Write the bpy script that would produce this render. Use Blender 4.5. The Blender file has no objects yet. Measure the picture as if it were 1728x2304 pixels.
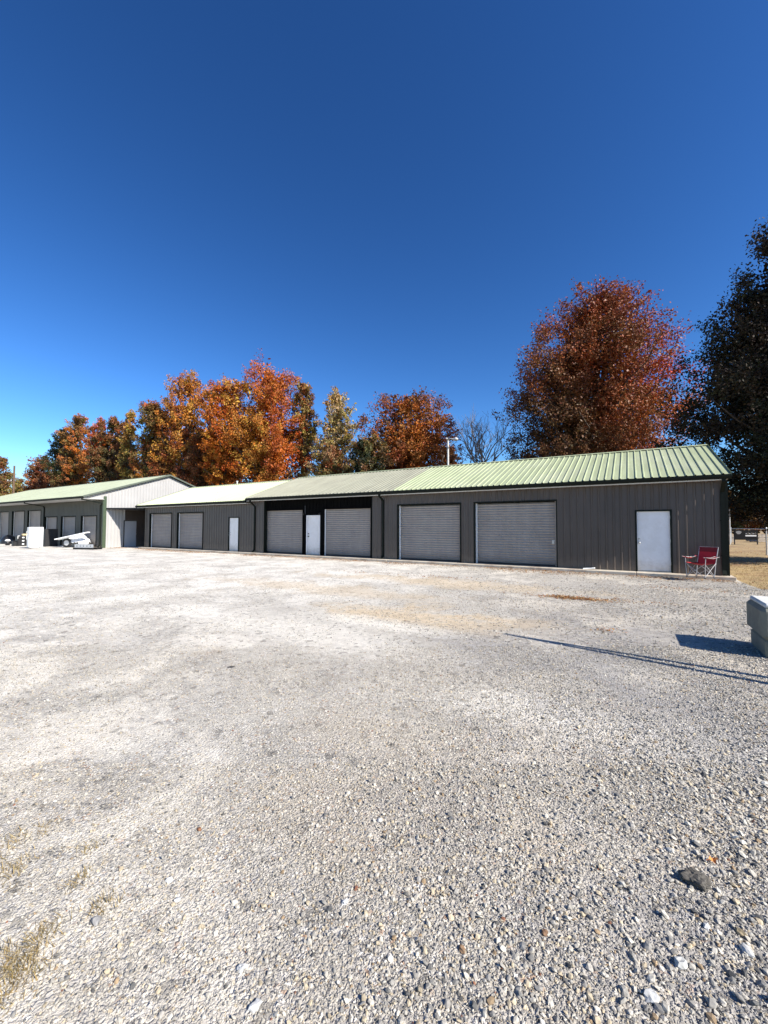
import bpy, math, random
import numpy as np
from mathutils import Matrix, Vector

SC = bpy.context.scene
COL = SC.collection
random.seed(7)
R = math.radians

# ------------------------------------------------------------------ camera
YAW, PITCH, ROLL, CH, FPX = R(31.187), R(2.125), R(0.148), 1.481, 918.84
FW = np.array([-math.sin(YAW) * math.cos(PITCH), math.cos(YAW) * math.cos(PITCH), math.sin(PITCH)])
RT = np.array([math.cos(YAW), math.sin(YAW), 0.0])
UP = np.cross(RT, FW)
RT, UP = RT * math.cos(ROLL) + UP * math.sin(ROLL), -RT * math.sin(ROLL) + UP * math.cos(ROLL)
EYE = np.array([0, 0, CH])
cd = bpy.data.cameras.new('camera')
cam = bpy.data.objects.new('camera', cd)
COL.objects.link(cam)
cd.sensor_fit = 'HORIZONTAL'
cd.sensor_width = 36.0
cd.lens = FPX / 1728 * 36.0
cd.clip_start, cd.clip_end = 0.05, 5000
m = Matrix(((RT[0], UP[0], -FW[0], 0), (RT[1], UP[1], -FW[1], 0), (RT[2], UP[2], -FW[2], CH), (0, 0, 0, 1)))
cam.matrix_world = m
SC.camera = cam

# ------------------------------------------------------------------ light
SUN_EL, SUN_AZ = R(37.0), R(4.2)          # azimuth measured from +X towards -Y
SUN_DIR = Vector((math.cos(SUN_EL) * math.cos(SUN_AZ), -math.cos(SUN_EL) * math.sin(SUN_AZ), math.sin(SUN_EL)))
w = bpy.data.worlds.new('World')
SC.world = w
w.use_nodes = True
wn = w.node_tree
bg = wn.nodes['Background']
sky = wn.nodes.new('ShaderNodeTexSky')
sky.sky_type = 'NISHITA'
sky.sun_disc = False
sky.sun_elevation = SUN_EL
sky.sun_rotation = math.pi / 2 + SUN_AZ
sky.altitude = 300
sky.air_density = 1.0
sky.dust_density = 0.35
sky.ozone_density = 4.0
gam = wn.nodes.new('ShaderNodeGamma')          # deeper, more saturated clear autumn sky
gam.inputs[1].default_value = 1.38
sat = wn.nodes.new('ShaderNodeHueSaturation')
sat.inputs['Saturation'].default_value = 1.17
wn.links.new(sky.outputs[0], sat.inputs['Color'])
wn.links.new(sat.outputs[0], gam.inputs[0])
wn.links.new(gam.outputs[0], bg.inputs[0])
bg.inputs[1].default_value = 0.055
sl = bpy.data.lights.new('sun', 'SUN')
sl.energy = 5.0
sl.angle = R(0.5)
sl.color = (1.0, 0.945, 0.85)
so = bpy.data.objects.new('sun', sl)
COL.objects.link(so)
so.location = (30, 0, 40)
so.rotation_euler = SUN_DIR.to_track_quat('Z', 'Y').to_euler()
vs = SC.view_settings
vs.view_transform = 'Standard'
vs.look = 'None'
vs.gamma = 1.0
vs.use_curve_mapping = False
vs.exposure = 0.90


# ------------------------------------------------------------------ survey helpers (world points worked out from sight lines)
def ray(px, py):
    return FW + RT * (px - 864) / FPX + UP * (1152 - py) / FPX


def on_y(px, py, y):
    d = ray(px, py)
    return EYE + d * (y / d[1])


def on_x(px, py, x):
    d = ray(px, py)
    return EYE + d * (x / d[0])


def on_z(px, py, z=-0.1):
    d = ray(px, py)
    return EYE + d * ((z - CH) / d[2])


def at_depth(px, py, dep):
    return EYE + ray(px, py) * dep


# ------------------------------------------------------------------ mesh helpers
class MB:
    def __init__(s):
        s.v, s.f, s.mi, s.sm = [], [], [], []

    def quadgrid(s, rows, mi=0, smooth=False, closed=False):
        b = len(s.v)
        n = len(rows[0])
        for r in rows:
            s.v += [tuple(p) for p in r]
        for i in range(len(rows) - 1):
            for j in range(n if closed else n - 1):
                k = (j + 1) % n
                s.f.append((b + i * n + j, b + i * n + k, b + (i + 1) * n + k, b + (i + 1) * n + j))
                s.mi.append(mi)
                s.sm.append(smooth)

    def poly(s, pts, mi=0):
        b = len(s.v)
        s.v += [tuple(p) for p in pts]
        s.f.append(tuple(range(b, b + len(pts))))
        s.mi.append(mi)
        s.sm.append(False)

    def box(s, x0, x1, y0, y1, z0, z1, mi=0, M=None, bev=0.0):
        """box, with all edges chamfered when bev > 0"""
        if bev <= 0:
            P = [(x, y, z) for x in (x0, x1) for y in (y0, y1) for z in (z0, z1)]
            F = [(0, 1, 3, 2), (4, 6, 7, 5), (0, 4, 5, 1), (2, 3, 7, 6), (0, 2, 6, 4), (1, 5, 7, 3)]
        else:
            P, idx = [], {}
            lo, hi = (x0, y0, z0), (x1, y1, z1)
            for c in range(8):
                sg = [(c >> k) & 1 for k in range(3)]
                for ax in range(3):
                    p = [(hi[k] if sg[k] else lo[k]) if k == ax else ((hi[k] - bev) if sg[k] else (lo[k] + bev)) for k in range(3)]
                    idx[(tuple(sg), ax)] = len(P)
                    P.append(tuple(p))
            F = []
            for ax in range(3):
                o = [k for k in range(3) if k != ax]
                for sd in (0, 1):
                    q = []
                    for a, b in ((0, 0), (1, 0), (1, 1), (0, 1)):
                        sg = [0, 0, 0]
                        sg[ax], sg[o[0]], sg[o[1]] = sd, a, b
                        q.append(idx[(tuple(sg), ax)])
                    F.append(tuple(q))
            for ax in range(3):
                o = [k for k in range(3) if k != ax]
                for a in (0, 1):
                    for b in (0, 1):
                        s0 = [0, 0, 0]
                        s1 = [0, 0, 0]
                        s0[o[0]], s0[o[1]], s0[ax] = a, b, 0
                        s1[o[0]], s1[o[1]], s1[ax] = a, b, 1
                        F.append((idx[(tuple(s0), o[0])], idx[(tuple(s1), o[0])], idx[(tuple(s1), o[1])], idx[(tuple(s0), o[1])]))
            for c in range(8):
                sg = tuple((c >> k) & 1 for k in range(3))
                F.append(tuple(idx[(sg, ax)] for ax in range(3)))
        b = len(s.v)
        s.v += [tuple(M @ Vector(p)) if M is not None else p for p in P]
        for f in F:
            s.f.append(tuple(b + i for i in f))
            s.mi.append(mi)
            s.sm.append(False)

    def tube(s, pts, rad, n=8, mi=0, smooth=True, cap=True, flat=1.0):
        pts = [Vector(p) for p in pts]
        rr = rad if isinstance(rad, (list, tuple)) else [rad] * len(pts)
        rows = []
        ref = Vector((0, 0, 1))
        for i, p in enumerate(pts):
            t = (pts[min(i + 1, len(pts) - 1)] - pts[max(i - 1, 0)]).normalized()
            r0 = ref if abs(t.dot(ref)) < 0.95 else Vector((1, 0, 0))
            a = t.cross(r0).normalized()
            b = t.cross(a).normalized()
            rows.append([p + (a * math.cos(q) + b * math.sin(q) * flat) * rr[i] for q in [2 * math.pi * k / n for k in range(n)]])
        s.quadgrid(rows, mi, smooth, True)
        if cap:
            s.poly(rows[0][::-1], mi)
            s.poly(rows[-1], mi)

    def sweep(s, pts, hw, hd, mi=0, side=(1, 0, 0)):
        """rectangular section swept along a path; hw half width along side, hd half depth across it"""
        pts = [Vector(p) for p in pts]
        sd = Vector(side).normalized()
        rows = []
        for i, p in enumerate(pts):
            t0 = (p - pts[i - 1]).normalized() if i else (pts[1] - p).normalized()
            t1 = (pts[i + 1] - p).normalized() if i < len(pts) - 1 else t0
            t = (t0 + t1).normalized()
            n = t.cross(sd).normalized()
            k = hd / max(0.5, t.dot(t0))
            rows.append([p - sd * hw - n * k, p + sd * hw - n * k, p + sd * hw + n * k, p - sd * hw + n * k])
        s.quadgrid(rows, mi, False, True)
        s.poly(rows[0][::-1], mi)
        s.poly(rows[-1], mi)

    def lathe(s, prof, c, n=16, mi=0, smooth=True):
        rows = [[(c[0] + r * math.cos(2 * math.pi * k / n), c[1] + r * math.sin(2 * math.pi * k / n), c[2] + z) for k in range(n)] for r, z in prof]
        s.quadgrid(rows, mi, smooth, True)

    def build(s, name, mat, parent=None, label=None):
        me = bpy.data.meshes.new(name)
        base = Vector((0, 0, 0))
        q = parent
        while q is not None:
            base += q.location
            q = q.parent
        me.from_pydata([(p[0] - base.x, p[1] - base.y, p[2] - base.z) for p in s.v], [], s.f)
        for mm in (mat if isinstance(mat, (list, tuple)) else [mat]):
            me.materials.append(mm)
        me.polygons.foreach_set('material_index', s.mi)
        me.polygons.foreach_set('use_smooth', s.sm)
        me.update()
        o = bpy.data.objects.new(name, me)
        COL.objects.link(o)
        if parent is not None:
            o.parent = parent
        if label:
            o['label'] = label
        return o


def tag(o, label=None, cat=None, group=None, kind=None):
    if label:
        o['label'] = label
    if cat:
        o['category'] = cat
    if group:
        o['group'] = group
    if kind:
        o['kind'] = kind
    return o


def thing(name, loc, label, cat, group=None):
    o = bpy.data.objects.new(name, None)
    o.empty_display_size = 0.3
    COL.objects.link(o)
    o.location = loc
    return tag(o, label, cat, group)


def np_mesh(name, V, F, mat, parent=None, colors=None, smooth=False):
    """V (n,3), F (m,k) with k 3 or 4; colors per vertex (n,3)"""
    me = bpy.data.meshes.new(name)
    k = F.shape[1]
    me.vertices.add(len(V))
    base = np.zeros(3)
    q = parent
    while q is not None:
        base += np.array(q.location)
        q = q.parent
    me.vertices.foreach_set('co', (V - base).astype(np.float32).ravel())
    me.loops.add(F.size)
    me.loops.foreach_set('vertex_index', F.astype(np.int32).ravel())
    me.polygons.add(len(F))
    me.polygons.foreach_set('loop_start', np.arange(0, F.size, k, dtype=np.int32))
    me.polygons.foreach_set('loop_total', np.full(len(F), k, dtype=np.int32))
    me.polygons.foreach_set('use_smooth', np.full(len(F), smooth))
    if colors is not None:
        a = me.attributes.new('tint', 'FLOAT_COLOR', 'POINT')
        c4 = np.ones((len(V), 4), np.float32)
        c4[:, :3] = colors
        a.data.foreach_set('color', c4.ravel())
    me.materials.append(mat)
    me.update(calc_edges=True)
    o = bpy.data.objects.new(name, me)
    COL.objects.link(o)
    if parent is not None:
        o.parent = parent
    return o


# ------------------------------------------------------------------ materials
def mat(name, col, rough=0.6, metal=0.0, noise=0.0, nscale=6.0, bump=0.0, bscale=40.0, spec=0.5, stain=None, stscale=1.5, splash=None, streak=0.0):
    mt = bpy.data.materials.new(name)
    mt.use_nodes = True
    nt = mt.node_tree
    b = nt.nodes['Principled BSDF']
    b.inputs['Base Color'].default_value = (*col, 1)
    b.inputs['Roughness'].default_value = rough
    b.inputs['Metallic'].default_value = metal
    b.inputs['Specular IOR Level'].default_value = spec
    tc = nt.nodes.new('ShaderNodeNewGeometry')
    src = None
    if noise > 0:
        n = nt.nodes.new('ShaderNodeTexNoise')
        n.inputs['Scale'].default_value = nscale
        n.inputs['Detail'].default_value = 6
        n.inputs['Roughness'].default_value = 0.65
        nt.links.new(tc.outputs['Position'], n.inputs['Vector'])
        mr = nt.nodes.new('ShaderNodeMapRange')
        mr.inputs[1].default_value, mr.inputs[2].default_value = 0.3, 0.7
        mr.inputs[3].default_value, mr.inputs[4].default_value = 1 - noise, 1 + noise
        nt.links.new(n.outputs[0], mr.inputs[0])
        mx = nt.nodes.new('ShaderNodeVectorMath')
        mx.operation = 'SCALE'
        mx.inputs[0].default_value = col
        nt.links.new(mr.outputs[0], mx.inputs['Scale'])
        src = mx.outputs[0]
    if stain is not None:
        n = nt.nodes.new('ShaderNodeTexNoise')
        n.inputs['Scale'].default_value = stscale
        n.inputs['Detail'].default_value = 8
        n.inputs['Roughness'].default_value = 0.7
        nt.links.new(tc.outputs['Position'], n.inputs['Vector'])
        cr = nt.nodes.new('ShaderNodeMapRange')
        cr.inputs[1].default_value, cr.inputs[2].default_value = 0.48, 0.68
        nt.links.new(n.outputs[0], cr.inputs[0])
        mx = nt.nodes.new('ShaderNodeMix')
        mx.data_type = 'RGBA'
        nt.links.new(cr.outputs[0], mx.inputs[0])
        if src is not None:
            nt.links.new(src, mx.inputs[6])
        else:
            mx.inputs[6].default_value = (*col, 1)
        mx.inputs[7].default_value = (*stain, 1)
        src = mx.outputs[2]
    if streak > 0:      # rain streaks running down the sheets
        mp = nt.nodes.new('ShaderNodeVectorMath')
        mp.operation = 'MULTIPLY'
        mp.inputs[1].default_value = (7.0, 0.5, 0.5)
        nt.links.new(tc.outputs['Position'], mp.inputs[0])
        n = nt.nodes.new('ShaderNodeTexNoise')
        n.inputs['Scale'].default_value = 1.0
        n.inputs['Detail'].default_value = 5
        nt.links.new(mp.outputs[0], n.inputs['Vector'])
        mr = nt.nodes.new('ShaderNodeMapRange')
        mr.inputs[1].default_value, mr.inputs[2].default_value = 0.3, 0.7
        mr.inputs[3].default_value, mr.inputs[4].default_value = 1 - streak, 1 + streak
        nt.links.new(n.outputs[0], mr.inputs[0])
        mx = nt.nodes.new('ShaderNodeVectorMath')
        mx.operation = 'SCALE'
        if src is not None:
            nt.links.new(src, mx.inputs[0])
        else:
            mx.inputs[0].default_value = col
        nt.links.new(mr.outputs[0], mx.inputs['Scale'])
        src = mx.outputs[0]
    if splash is not None:      # mud thrown up from the gravel along the foot of the wall
        sp_ = nt.nodes.new('ShaderNodeSeparateXYZ')
        nt.links.new(tc.outputs['Position'], sp_.inputs[0])
        n = nt.nodes.new('ShaderNodeTexNoise')
        n.inputs['Scale'].default_value = 5
        n.inputs['Detail'].default_value = 8
        n.inputs['Roughness'].default_value = 0.75
        nt.links.new(tc.outputs['Position'], n.inputs['Vector'])
        ma = nt.nodes.new('ShaderNodeMath')
        ma.operation = 'MULTIPLY_ADD'
        nt.links.new(n.outputs[0], ma.inputs[0])
        ma.inputs[1].default_value = -0.8
        nt.links.new(sp_.outputs[2], ma.inputs[2])
        mr = nt.nodes.new('ShaderNodeMapRange')
        mr.inputs[1].default_value, mr.inputs[2].default_value = 0.05, -0.38
        mr.inputs[3].default_value, mr.inputs[4].default_value = 0.0, 0.65
        nt.links.new(ma.outputs[0], mr.inputs[0])
        mx = nt.nodes.new('ShaderNodeMix')
        mx.data_type = 'RGBA'
        nt.links.new(mr.outputs[0], mx.inputs[0])
        nt.links.new(src, mx.inputs[6])
        mx.inputs[7].default_value = (*splash, 1)
        src = mx.outputs[2]
    if src is not None:
        nt.links.new(src, b.inputs['Base Color'])
    if bump > 0:
        n = nt.nodes.new('ShaderNodeTexNoise')
        n.inputs['Scale'].default_value = bscale
        n.inputs['Detail'].default_value = 5
        nt.links.new(tc.outputs['Position'], n.inputs['Vector'])
        bp = nt.nodes.new('ShaderNodeBump')
        bp.inputs['Strength'].default_value = 0.6
        bp.inputs['Distance'].default_value = bump
        nt.links.new(n.outputs[0], bp.inputs['Height'])
        nt.links.new(bp.outputs[0], b.inputs['Normal'])
    return mt


M_SIDING = mat('taupe_siding', (0.072, 0.056, 0.047), 0.38, noise=0.14, nscale=0.9, bump=0.003, bscale=5, splash=(0.17, 0.13, 0.095), streak=0.10)
M_SIDING_OLIVE = mat('olive_siding', (0.068, 0.066, 0.053), 0.5, noise=0.12, nscale=1.2, splash=(0.15, 0.12, 0.09), streak=0.10)
M_SUNLIT_SIDING = mat('sunlit_siding', (0.37, 0.36, 0.35), 0.45, noise=0.05, nscale=1.0, bump=0.002, bscale=4)  # siding made pale to carry the sunlight on the gable
M_BLACK = mat('black_panel', (0.004, 0.004, 0.004), 0.9, noise=0.2, spec=0.05)
M_TRIM = mat('dark_green_trim', (0.007, 0.010, 0.007), 0.6, noise=0.1, spec=0.15)
M_GREEN = mat('green_trim', (0.050, 0.072, 0.040), 0.45, noise=0.1)
M_ROOF_A = mat('light_green_roof', (0.335, 0.372, 0.225), 0.5, streak=0.13, noise=0.06, nscale=0.8, stain=(0.375, 0.40, 0.27), stscale=0.5)
M_ROOF_B = mat('faded_green_roof', (0.255, 0.252, 0.19), 0.55, streak=0.13, noise=0.06, nscale=0.8, stain=(0.22, 0.215, 0.165), stscale=0.6)
M_ROOF_C = mat('bright_green_roof', (0.44, 0.48, 0.31), 0.65, streak=0.07, spec=0.2, noise=0.04, nscale=0.8)
M_ROOF_D = mat('grey_green_roof', (0.275, 0.30, 0.225), 0.75, streak=0.1, spec=0.12, noise=0.05, nscale=0.8)
M_RAKE = mat('grey_green_trim', (0.085, 0.10, 0.08), 0.5, noise=0.1)
M_BANNER = mat('black_vinyl', (0.006, 0.006, 0.007), 0.8, spec=0.08)
M_SHADEDOOR = mat('shaded_door', (0.40, 0.40, 0.41), 0.5, noise=0.04)  # door greyed so its colour carries the shade of the nook
M_SOFFIT = mat('white_soffit', (0.62, 0.62, 0.60), 0.5, noise=0.05)
M_CURTAIN = mat('grey_roll_door', (0.345, 0.308, 0.275), 0.5, noise=0.07, nscale=2.0, stain=(0.295, 0.262, 0.235), stscale=1.2, splash=(0.20, 0.16, 0.125), streak=0.06)
M_GUIDE = mat('white_guide', (0.72, 0.72, 0.70), 0.45, noise=0.05)
M_DOOR = mat('white_door', (0.80, 0.785, 0.77), 0.38, noise=0.05, nscale=3, stain=(0.74, 0.72, 0.69), stscale=2.5, splash=(0.45, 0.40, 0.34))
M_STEEL = mat('steel', (0.55, 0.55, 0.55), 0.35, 0.9, noise=0.1)
M_DARKMETAL = mat('dark_metal', (0.02, 0.02, 0.022), 0.45, 0.3, noise=0.15)
M_CONC = mat('concrete_slab', (0.50, 0.44, 0.35), 0.9, noise=0.16, nscale=4, bump=0.004, bscale=30, stain=(0.24, 0.16, 0.11), stscale=1.2)
M_BLOCK = mat('weathered_shaded_concrete', (0.16, 0.16, 0.13), 0.9, noise=0.2, nscale=5, bump=0.006, bscale=25, stain=(0.20, 0.20, 0.15), stscale=3.5)  # darkened to put the shade on the block's front into the colour
M_WHITE = mat('white_enamel', (0.80, 0.80, 0.79), 0.3, noise=0.03)
M_TARP = mat('white_tarp', (0.72, 0.72, 0.72), 0.7, noise=0.12, nscale=8)
M_CARD = mat('cardboard', (0.55, 0.43, 0.24), 0.8, noise=0.1)
M_BLACKPL = mat('black_plastic', (0.012, 0.012, 0.013), 0.5, noise=0.2)
M_RED = mat('red_canvas', (0.40, 0.010, 0.022), 0.75, noise=0.18, nscale=9, bump=0.004, bscale=60)
M_REDDK = mat('dark_red_canvas', (0.16, 0.006, 0.012), 0.8, noise=0.18, nscale=9)
M_FRAME = mat('grey_tube', (0.42, 0.40, 0.39), 0.4, 0.3, noise=0.05)
M_WOODP = mat('pole_wood', (0.12, 0.075, 0.045), 0.9, noise=0.25, nscale=3)
M_GALV = mat('galvanised', (0.50, 0.51, 0.52), 0.45, 0.4, noise=0.1)
M_PALEPOLE = mat('pale_pole', (0.52, 0.52, 0.50), 0.5, noise=0.05)
M_BARK = mat('bark', (0.075, 0.055, 0.042), 0.95, noise=0.35, nscale=2.5, bump=0.03, bscale=12)
M_GREYBARK = mat('grey_bark', (0.22, 0.195, 0.17), 0.95, noise=0.3, nscale=2.5)
M_PALEBARK = mat('pale_bark', (0.30, 0.26, 0.22), 0.95, noise=0.3, nscale=2.5, bump=0.02, bscale=12)
M_PRINT = mat('white_print', (0.5, 0.5, 0.5), 0.7)
M_PRINTG = mat('grey_print', (0.10, 0.10, 0.105), 0.7)
M_LENS = mat('lamp_glass', (0.6, 0.6, 0.58), 0.2)


def leaf_mat(name, trans=0.3, rough=0.55):
    mt = bpy.data.materials.new(name)
    mt.use_nodes = True
    nt = mt.node_tree
    b = nt.nodes['Principled BSDF']
    out = nt.nodes['Material Output']
    at = nt.nodes.new('ShaderNodeAttribute')
    at.attribute_name = 'tint'
    nt.links.new(at.outputs['Color'], b.inputs['Base Color'])
    b.inputs['Roughness'].default_value = rough
    b.inputs['Specular IOR Level'].default_value = 0.22
    tr = nt.nodes.new('ShaderNodeBsdfTranslucent')
    nt.links.new(at.outputs['Color'], tr.inputs['Color'])
    mx = nt.nodes.new('ShaderNodeMixShader')
    mx.inputs[0].default_value = trans
    nt.links.new(b.outputs[0], mx.inputs[1])
    nt.links.new(tr.outputs[0], mx.inputs[2])
    nt.links.new(mx.outputs[0], out.inputs['Surface'])
    return mt


M_LEAF = leaf_mat('autumn_leaf', 0.12, 0.5)
M_DARKLEAF = leaf_mat('dark_leaf', 0.05, 0.7)
M_LITTER = leaf_mat('fallen_leaf', 0.1, 0.8)


def stone_mat():
    mt = bpy.data.materials.new('loose_stone')
    mt.use_nodes = True
    nt = mt.node_tree
    b = nt.nodes['Principled BSDF']
    at = nt.nodes.new('ShaderNodeAttribute')
    at.attribute_name = 'tint'
    g = nt.nodes.new('ShaderNodeNewGeometry')
    n = nt.nodes.new('ShaderNodeTexNoise')
    n.inputs['Scale'].default_value = 90
    n.inputs['Detail'].default_value = 4
    nt.links.new(g.outputs['Position'], n.inputs['Vector'])
    mr = nt.nodes.new('ShaderNodeMapRange')
    mr.inputs[1].default_value, mr.inputs[2].default_value = 0.3, 0.7
    mr.inputs[3].default_value, mr.inputs[4].default_value = 0.75, 1.22
    nt.links.new(n.outputs[0], mr.inputs[0])
    mx = nt.nodes.new('ShaderNodeVectorMath')
    mx.operation = 'SCALE'
    nt.links.new(at.outputs['Color'], mx.inputs[0])
    nt.links.new(mr.outputs[0], mx.inputs['Scale'])
    nt.links.new(mx.outputs[0], b.inputs['Base Color'])
    b.inputs['Roughness'].default_value = 0.85
    return mt


M_STONE = stone_mat()


def gravel_mat():
    mt = bpy.data.materials.new('gravel_surface')
    mt.use_nodes = True
    nt = mt.node_tree
    N, L = nt.nodes, nt.links
    b = N['Principled BSDF']
    b.inputs['Roughness'].default_value = 0.95
    b.inputs['Specular IOR Level'].default_value = 0.2
    g = N.new('ShaderNodeNewGeometry')

    def noise(scale, detail=5, rough=0.6, dist=0.0):
        n = N.new('ShaderNodeTexNoise')
        n.inputs['Scale'].default_value = scale
        n.inputs['Detail'].default_value = detail
        n.inputs['Roughness'].default_value = rough
        n.inputs['Distortion'].default_value = dist
        L.new(g.outputs['Position'], n.inputs['Vector'])
        return n.outputs[0]

    def rng(s, a, c, lo=0.0, hi=1.0):
        r = N.new('ShaderNodeMapRange')
        r.inputs[1].default_value, r.inputs[2].default_value = a, c
        r.inputs[3].default_value, r.inputs[4].default_value = lo, hi
        L.new(s, r.inputs[0])
        return r.outputs[0]

    def mix(f, a, c, mode='MIX'):
        x = N.new('ShaderNodeMix')
        x.data_type = 'RGBA'
        x.blend_type = mode
        for s, i in ((f, 0), (a, 6), (c, 7)):
            if isinstance(s, (int, float)):
                x.inputs[i].default_value = s
            elif isinstance(s, tuple):
                x.inputs[i].default_value = (*s, 1)
            else:
                L.new(s, x.inputs[i])
        return x.outputs[2]

    def vor(scale, feat='F1'):
        v = N.new('ShaderNodeTexVoronoi')
        v.feature = feat
        v.inputs['Scale'].default_value = scale
        L.new(warped, v.inputs['Vector'])
        return v

    def math_(op, a, c):
        x = N.new('ShaderNodeMath')
        x.operation = op
        for i, s in enumerate((a, c)):
            if isinstance(s, (int, float)):
                x.inputs[i].default_value = s
            else:
                L.new(s, x.inputs[i])
        return x.outputs[0]

    nw = N.new('ShaderNodeTexNoise')
    nw.inputs['Scale'].default_value = 45
    nw.inputs['Detail'].default_value = 3
    L.new(g.outputs['Position'], nw.inputs['Vector'])
    wv = N.new('ShaderNodeVectorMath')
    wv.operation = 'MULTIPLY_ADD'
    L.new(nw.outputs['Color'], wv.inputs[0])
    wv.inputs[1].default_value = (0.022, 0.022, 0.022)
    L.new(g.outputs['Position'], wv.inputs[2])
    warped = wv.outputs[0]
    v1, v2 = vor(66), vor(135)
    sep = N.new('ShaderNodeSeparateColor')
    L.new(v1.outputs['Color'], sep.inputs[0])
    sep2 = N.new('ShaderNodeSeparateColor')
    L.new(v2.outputs['Color'], sep2.inputs[0])
    ramp = N.new('ShaderNodeValToRGB')
    e = ramp.color_ramp.elements
    e[0].position, e[0].color = 0.0, (0.13, 0.122, 0.115, 1)
    e[1].position, e[1].color = 1.0, (0.66, 0.625, 0.57, 1)
    for p, c in ((0.25, (0.24, 0.226, 0.21)), (0.55, (0.37, 0.347, 0.316)), (0.8, (0.50, 0.466, 0.415))):
        q = e.new(p)
        q.color = (*c, 1)
    L.new(sep.outputs[0], ramp.inputs[0])
    stone = ramp.outputs[0]
    stone = mix(math_('GREATER_THAN', sep.outputs[1], 0.955), stone, (0.30, 0.17, 0.10))
    stone = mix(math_('GREATER_THAN', sep.outputs[2], 0.93), stone, (0.44, 0.36, 0.25))
    fine = mix(sep2.outputs[0], (0.17, 0.156, 0.136), (0.43, 0.395, 0.34))
    # dust: the fines that fill the wheel tracks, beige and pale
    big = noise(0.22, 4, 0.6, 0.6)
    med = noise(0.9, 6, 0.65, 0.4)
    small = noise(7, 5, 0.7)
    dustmask = math_('ADD', math_('MULTIPLY', big, 0.9), math_('MULTIPLY', med, 0.75))
    dustmask = math_('ADD', dustmask, math_('MULTIPLY', small, 0.45))
    dm = rng(dustmask, 1.0, 1.2)
    tone = rng(noise(0.35, 4, 0.6), 0.35, 0.65)
    dust = mix(tone, (0.56, 0.455, 0.32), (0.60, 0.55, 0.46))
    dust = mix(rng(noise(130, 3, 0.7), 0.35, 0.65), dust, (0.40, 0.355, 0.29))
    base = mix(rng(small, 0.42, 0.58), stone, fine)
    # sun glare on the left of the lot, painted into the dust colour
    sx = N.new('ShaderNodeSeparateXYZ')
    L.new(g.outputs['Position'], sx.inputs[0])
    left_glare = rng(math_('ADD', sx.outputs[0], math_('MULTIPLY', big, 9.0)), 8.5, -3.5)
    dm = math_('MAXIMUM', dm, math_('MULTIPLY', left_glare, rng(math_('ADD', med, math_('MULTIPLY', small, 0.5)), 0.45, 0.85)))
    dust = mix(math_('MULTIPLY', left_glare, 0.8), dust, (0.84, 0.80, 0.72))
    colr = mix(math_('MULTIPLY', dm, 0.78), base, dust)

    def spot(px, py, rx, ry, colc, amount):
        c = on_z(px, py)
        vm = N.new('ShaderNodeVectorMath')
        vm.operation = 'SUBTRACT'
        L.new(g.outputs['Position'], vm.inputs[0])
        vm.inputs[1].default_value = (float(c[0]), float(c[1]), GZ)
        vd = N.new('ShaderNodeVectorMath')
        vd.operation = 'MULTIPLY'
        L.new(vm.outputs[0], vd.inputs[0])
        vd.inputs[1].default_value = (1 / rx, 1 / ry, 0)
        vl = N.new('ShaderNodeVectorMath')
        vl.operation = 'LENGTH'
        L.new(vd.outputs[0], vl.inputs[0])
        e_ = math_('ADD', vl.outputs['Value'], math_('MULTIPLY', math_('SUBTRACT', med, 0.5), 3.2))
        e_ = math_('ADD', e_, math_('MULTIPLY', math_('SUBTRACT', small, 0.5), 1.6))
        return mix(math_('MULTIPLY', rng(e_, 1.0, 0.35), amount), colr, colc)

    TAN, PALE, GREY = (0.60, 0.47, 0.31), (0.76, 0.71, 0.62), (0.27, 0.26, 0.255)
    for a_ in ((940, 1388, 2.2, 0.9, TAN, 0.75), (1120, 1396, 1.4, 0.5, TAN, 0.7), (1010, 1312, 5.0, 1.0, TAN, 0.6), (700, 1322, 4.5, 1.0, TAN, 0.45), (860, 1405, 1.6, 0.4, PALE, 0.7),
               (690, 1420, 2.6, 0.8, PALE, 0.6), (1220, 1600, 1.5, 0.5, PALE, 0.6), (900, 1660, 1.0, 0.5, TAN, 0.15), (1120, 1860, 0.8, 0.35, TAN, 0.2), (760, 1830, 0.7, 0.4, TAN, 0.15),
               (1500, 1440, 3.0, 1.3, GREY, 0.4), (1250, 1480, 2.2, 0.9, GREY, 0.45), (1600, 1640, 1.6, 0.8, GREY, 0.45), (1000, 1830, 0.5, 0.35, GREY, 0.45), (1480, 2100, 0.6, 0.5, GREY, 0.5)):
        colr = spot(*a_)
    # brown earthy patches
    br = rng(noise(0.5, 7, 0.7, 0.3), 0.60, 0.72)
    colr = mix(math_('MULTIPLY', br, 0.5), colr, (0.33, 0.24, 0.15))
    v3 = vor(17)
    s3 = N.new('ShaderNodeSeparateColor')
    L.new(v3.outputs['Color'], s3.inputs[0])
    spk = math_('MULTIPLY', rng(s3.outputs[0], 0.0, 1.0, 0.90, 1.08), rng(s3.outputs[1], 0.93, 0.98, 1.0, 0.6))
    vv = N.new('ShaderNodeVectorMath')
    vv.operation = 'SCALE'
    L.new(colr, vv.inputs[0])
    L.new(spk, vv.inputs['Scale'])
    colr = vv.outputs[0]
    L.new(colr, b.inputs['Base Color'])
    h = math_('ADD', math_('MULTIPLY', v1.outputs['Distance'], -1.0), math_('MULTIPLY', v2.outputs['Distance'], -0.5))
    h = math_('MULTIPLY', h, rng(dm, 0, 1, 1.0, 0.55))
    bp = N.new('ShaderNodeBump')
    bp.inputs['Strength'].default_value = 1.0
    bp.inputs['Distance'].default_value = 0.012
    L.new(h, bp.inputs['Height'])
    L.new(bp.outputs[0], b.inputs['Normal'])
    return mt


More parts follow.
